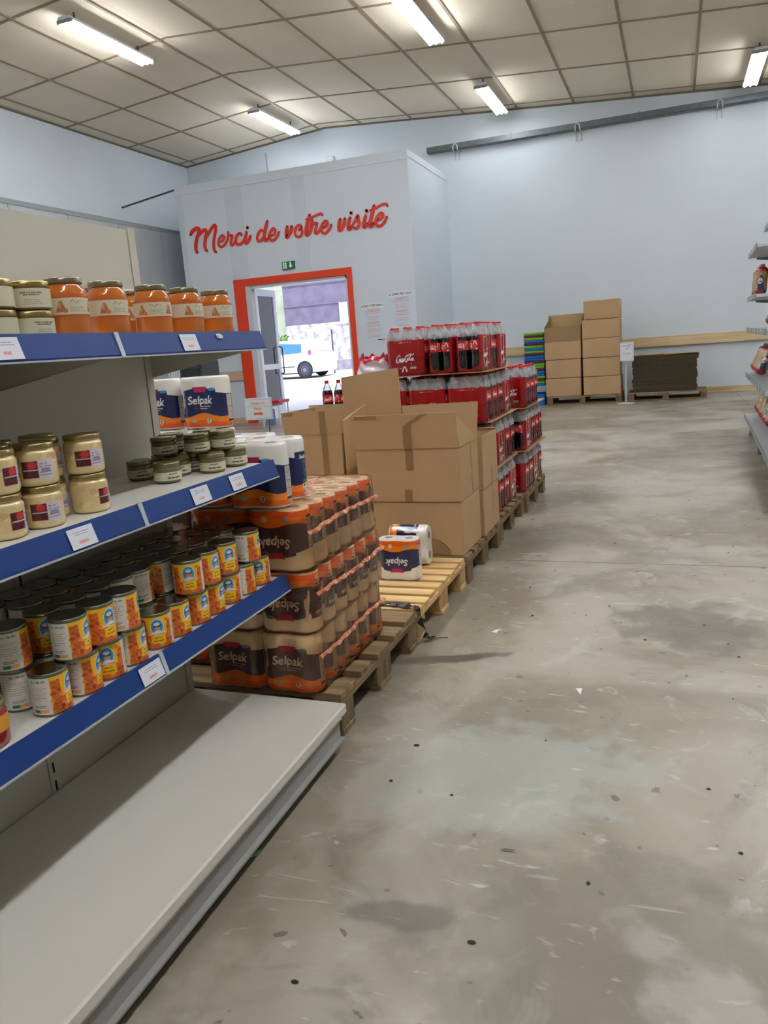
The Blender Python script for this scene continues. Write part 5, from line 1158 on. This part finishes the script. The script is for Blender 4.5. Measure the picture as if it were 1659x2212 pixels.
# pack on a low pile of pallets behind the boxes
for k in range(3):
    pass
pallet(-2.98, -2.22, 5.10, 5.90, 'pallet under the separate cola packs glimpsed left of the cardboard sheet', seed=11)
for k, zz in enumerate((.1437, .4315)):
    pack(-2.36, 5.30, zz, True, 'separate cola six-pack left of the tall cardboard sheet, %s of two' % ('lower', 'upper')[k])
for k, (x, y) in enumerate(((-2.375, 5.20), (-2.29, 5.22), (-2.20, 5.24))):
    r = thing('cola_bottle', 'cola bottle standing loose against the bright doorway, %s of three from the left' % ORD[k], 'bottle', (x, y, .7180), .5+k, 'loose cola bottles by the doorway'); adopt(r, None)
    src = [c for c in KIDS[pack0.name] if c.name.startswith('bottle')][0]
    for nme, dd in (('bottle_body', src.data), ('label', parts[0]), ('cap', parts[1])):
        q = bpy.data.objects.new(nme, dd); link(q, r); adopt(q, r)
# plastic strap loops and black rag
o = MB().tube(catmull([(0, 0, 0), (.03, -.02, .03), (.055, -.03, .035), (.08, -.06, .015), (.085, -.10, .002)], 5), .0012, 5).build('strapping', mat('strap_white', (220, 220, 224), .4)); o.location = (-.975, 5.30, .05); set_tags(o, 'thin white strap end hanging from the farther cola pallet', 'strap')
r = thing('black_rag', 'crumpled black strip of plastic hanging off the corner of the weathered pallet onto the floor', 'rag', (-.99, 2.87, .1437)); adopt(r, None); b = MB(); rn = random.Random(2)
path = catmull([(-.18, .0, .004), (-.10, .01, .010), (-.03, -.01, .012), (.012, -.02, .0), (.018, -.02, -.04), (.03, -.01, -.09), (.035, .0, -.125), (.055, .02, -.135)], 6)
n = len(path); vs = []
for i, p in enumerate(path):
    w = .018+.008*math.sin(i*1.3); a = .5*math.sin(i*.8)
    vs += [(p[0]-w*math.sin(a), p[1]-w*math.cos(a), p[2]+.003*math.sin(i*2)), (p[0]+.004, p[1], p[2]+.006+.003*math.cos(i*1.7)), (p[0]+w*math.sin(a), p[1]+w*math.cos(a), p[2])]
b.add(vs, [(3*i+k, 3*i+k+1, 3*i+k+4, 3*i+k+3) for i in range(n-1) for k in (0, 1)]); b.tube([(.05, .02, -.138), (.08, .045, -.141), (.11, .05, -.1415)], .0015, 5); b.build('plastic_strip', mat('black_plastic', (14, 14, 16), .35), r)
# floor litter
def litter(name, pts, z, th, m, label, loc, rz=0):
    b = MB(); k = len(pts); b.add([(x, y, 0) for x, y in pts]+[(x, y, th) for x, y in pts], [tuple(range(k))[::-1], tuple(range(k, 2*k))]+[(i, (i+1) % k, k+(i+1) % k, k+i) for i in range(k)]); o = fix_normals(b.build(name, m)); o.location = loc; o.rotation_euler = (0, 0, rz); return set_tags(o, label, 'litter')
litter('green_scrap', [(-.014, -.012), (.006, -.016), (.016, -.004), (.015, .010), (.0, .015), (-.013, .006)], 0, .002, mat('pale_green', (170, 216, 160), .5), 'small pale green scrap on the floor beside the base shelf', (-.975, 1.455, 0))
litter('paper_chip', [(-.010, .02), (.012, .024), (.006, -.026)], 0, .0015, mat('chip_white', (236, 236, 234), .6), 'small white triangular paper chip on the floor in the middle of the aisle', (-.304, 2.52, 0), .1)
litter('paper_chip', [(-.02, -.012), (.0, .016), (.022, .026), (.006, .0), (.004, -.02)], 0, .0015, mat('chip_white', (0, 0, 0)), 'white paper chip on the floor in front of the pale pallet', (-.70, 3.03, 0), .1)
o = MB().tube([(-.018, 0, .0015), (.012, 0, .0015), (.018, .003, .0015), (.018, .007, .0015), (.012, .0095, .0015), (-.014, .0095, .0015), (-.018, .006, .0015), (-.012, .003, .0015), (.01, .003, .0015)], .0009, 5).build('paper_clip', mat('clip_metal', (190, 194, 190), .25, .9)); o.location = (-.368, 1.616, 0); set_tags(o, 'small metal paper clip lying on the concrete floor', 'paper clip')
rn = random.Random(21); peb = None
for i in range(34):
    y = rn.uniform(1.0, 5.5); x = rn.uniform(-.8, .33*y)
    if peb is None: peb = MB().lathe([(.003, 0), (.0045, .001), (.004, .0025), (.001, .003)], 7).build('grit', mat('grit_dark', (52, 48, 42), .9)); o = peb; o.scale = (1, 1, 1)
    else: o = peb.copy(); link(o); adopt(o, None)
    o.location = (x, y, 0); s_ = rn.uniform(.5, 1.5); o.scale = (s_*rn.uniform(.7, 1.6), s_, .8); set_tags(o, 'tiny dark speck of grit on the concrete floor of the aisle', 'grit', 'specks of grit on the floor')

# ------------------------------------------------------------------ right shelving
YAW = -.0275
rg_ = thing('shelving_unit', 'grey metal shelving at the right edge of the photo holding bags of toasts', 'shelving', (.698, 9.13, 0), YAW); adopt(rg_, None)
gs = mat('right_shelf_grey', (176, 182, 186), .4); gd = mat('right_shelf_edge', (140, 148, 150), .35, .3); YL = -4.05
MB().box(.62, .64, YL, .0, .05, 2.25).build('back_panel', pan, rg_)
for y in (-.03, -1.36, -2.69, -4.02):
    u = MB().box(.60, .645, y, y+.03, 0, 2.27).build('upright', gd, rg_)
    MB().cyl((.07, y-.0, 0), (.07, y-.0, .20), .018).cyl((.07, y, 0), (.07, y, .03), .024).build('foot', mat('foot_grey', (0, 0, 0)), rg_)
MB().bbox(0, .62, YL, 0, .205, .236, .004).build('base_shelf', gs, rg_)
MB().box(-.004, .0, YL, 0, .20, .238).build('base_edge', gd, rg_)
label_m = mat('shelf_ticket', (214, 218, 226), .5)
for zs, xa, ya, yb in ((.668, 0.0, -2.66, 0), (.56, .0, YL, -2.70), (1.123, .0, -2.66, 0), (1.428, .0, -1.33, 0), (1.853, .0, -1.33, 0), (2.10, .14, -1.33, 0)):
    sh = MB().bbox(xa+.004, .62, ya, yb, zs-.03, zs, .003).build('shelf', gs, rg_); ed = MB().box(xa-.002, xa+.004, ya, yb, zs-.036, zs+.010).build('price_rail', gd, sh)
    q = MB()
    for k in range(int((yb-ya)/.33)): q.box(xa-.004, xa-.002, yb-.10-.33*k-.06, yb-.10-.33*k, zs-.030, zs+.006)
    q.build('price_label', label_m, ed)
    q = MB().prism([(xa+.08, zs-.03), (.60, zs-.03), (.60, zs-.12), (.08+xa, zs-.045)], yb-.006, yb-.003); fix_normals(q.build('bracket', gd, sh))
# toast bags
tc_ = Canvas(.5, .28, .005, (178, 142, 92)); rn = random.Random(3)
for i in range(260): tc_.ell(rn.uniform(0, .5), rn.uniform(.04, .24), .012, .007, rn.choice([(196, 160, 104), (160, 122, 74), (206, 172, 118), (142, 104, 62)]), .7)
tc_.rect(0, .5, 0, .045, (176, 24, 38)); tc_.rect(0, .5, .235, .28, (176, 24, 38)); 
for x in (.06, .31): tc_.poly([(x, .05), (x+.10, .05), (x+.05, .20), (x-.03, .16)], (52, 62, 110)); tc_.ell(x+.02, .14, .04, .03, (226, 216, 206)); tc_.text('toast', x+.02, .128, .03, (190, 30, 40), bold=.02)
def make_bag():
    nu, nv = 48, 40; th = np.arange(nu)/nu*2*PI; t = np.linspace(0, 1, nv); P = np.zeros((nv, nu, 3))
    env = np.clip(np.minimum(t, 1-t)/.13, 0, 1)**.5
    for j in range(nv):
        wob = 1+.05*np.sin(th*9+t[j]*14)*(.4+1.2*(1-env[j])); P[j, :, 0] = np.cos(th)*.052*(.12+.88*env[j])*wob; P[j, :, 1] = np.sin(th)*.045*(.25+.75*env[j])*wob; P[j, :, 2] = .27*t[j]
    U, V = np.meshgrid(np.arange(nu)/nu, t); r = thing('toast_bag', 'bag', 'bag of toasts'); adopt(r, None); grid_mesh('bag_film', P, sample(tc_, U, V), True, painted('toast_bag_film', .25, coat=.8, bump=.35, bscale=22), r)
    q = MB().box(-.02, .02, -.003, .003, .262, .292); q.build('crimped_end', mat('bag_end_clear', (196, 170, 176), .3), r); return r
bag0 = make_bag(); bf = [False]; ca, sa = math.cos(YAW), math.sin(YAW)
def bag(lx, ly, z, tilt, az, label):
    c = bag0 if not bf[0] else copy_tree(bag0); bf[0] = True
    c.location = (.698+lx*ca-ly*sa, 9.13+lx*sa+ly*ca, z); c.rotation_euler = Matrix.Rotation(az, 3, 'Z').to_euler() if tilt == 0 else (Matrix.Rotation(az, 3, 'Z')@Matrix.Rotation(tilt, 3, 'Y')).to_euler(); c['label'] = label; c['group'] = 'bags of toasts'
for lv, (z, nme, n, dx, y0) in enumerate([(.2365, 'base shelf', 7, .12, -.10), (.6685, 'second shelf', 7, .075, -.07), (1.1235, 'third shelf', 4, .20, -.12), (1.4285, 'fourth shelf', 5, .085, -.06)]):
    for k in range(n):
        up = lv == 3
        bag(dx, y0-.135*k*(1.7 if lv == 0 else 1), z+(.052*math.sin(.45) if not up else 0)+.004, .45 if not up else .06, (0.4*(k % 2) if lv != 3 else 0)+.2, 'red ended bag of toasts on the %s at right, %s from far end' % (nme, ORD[k]))
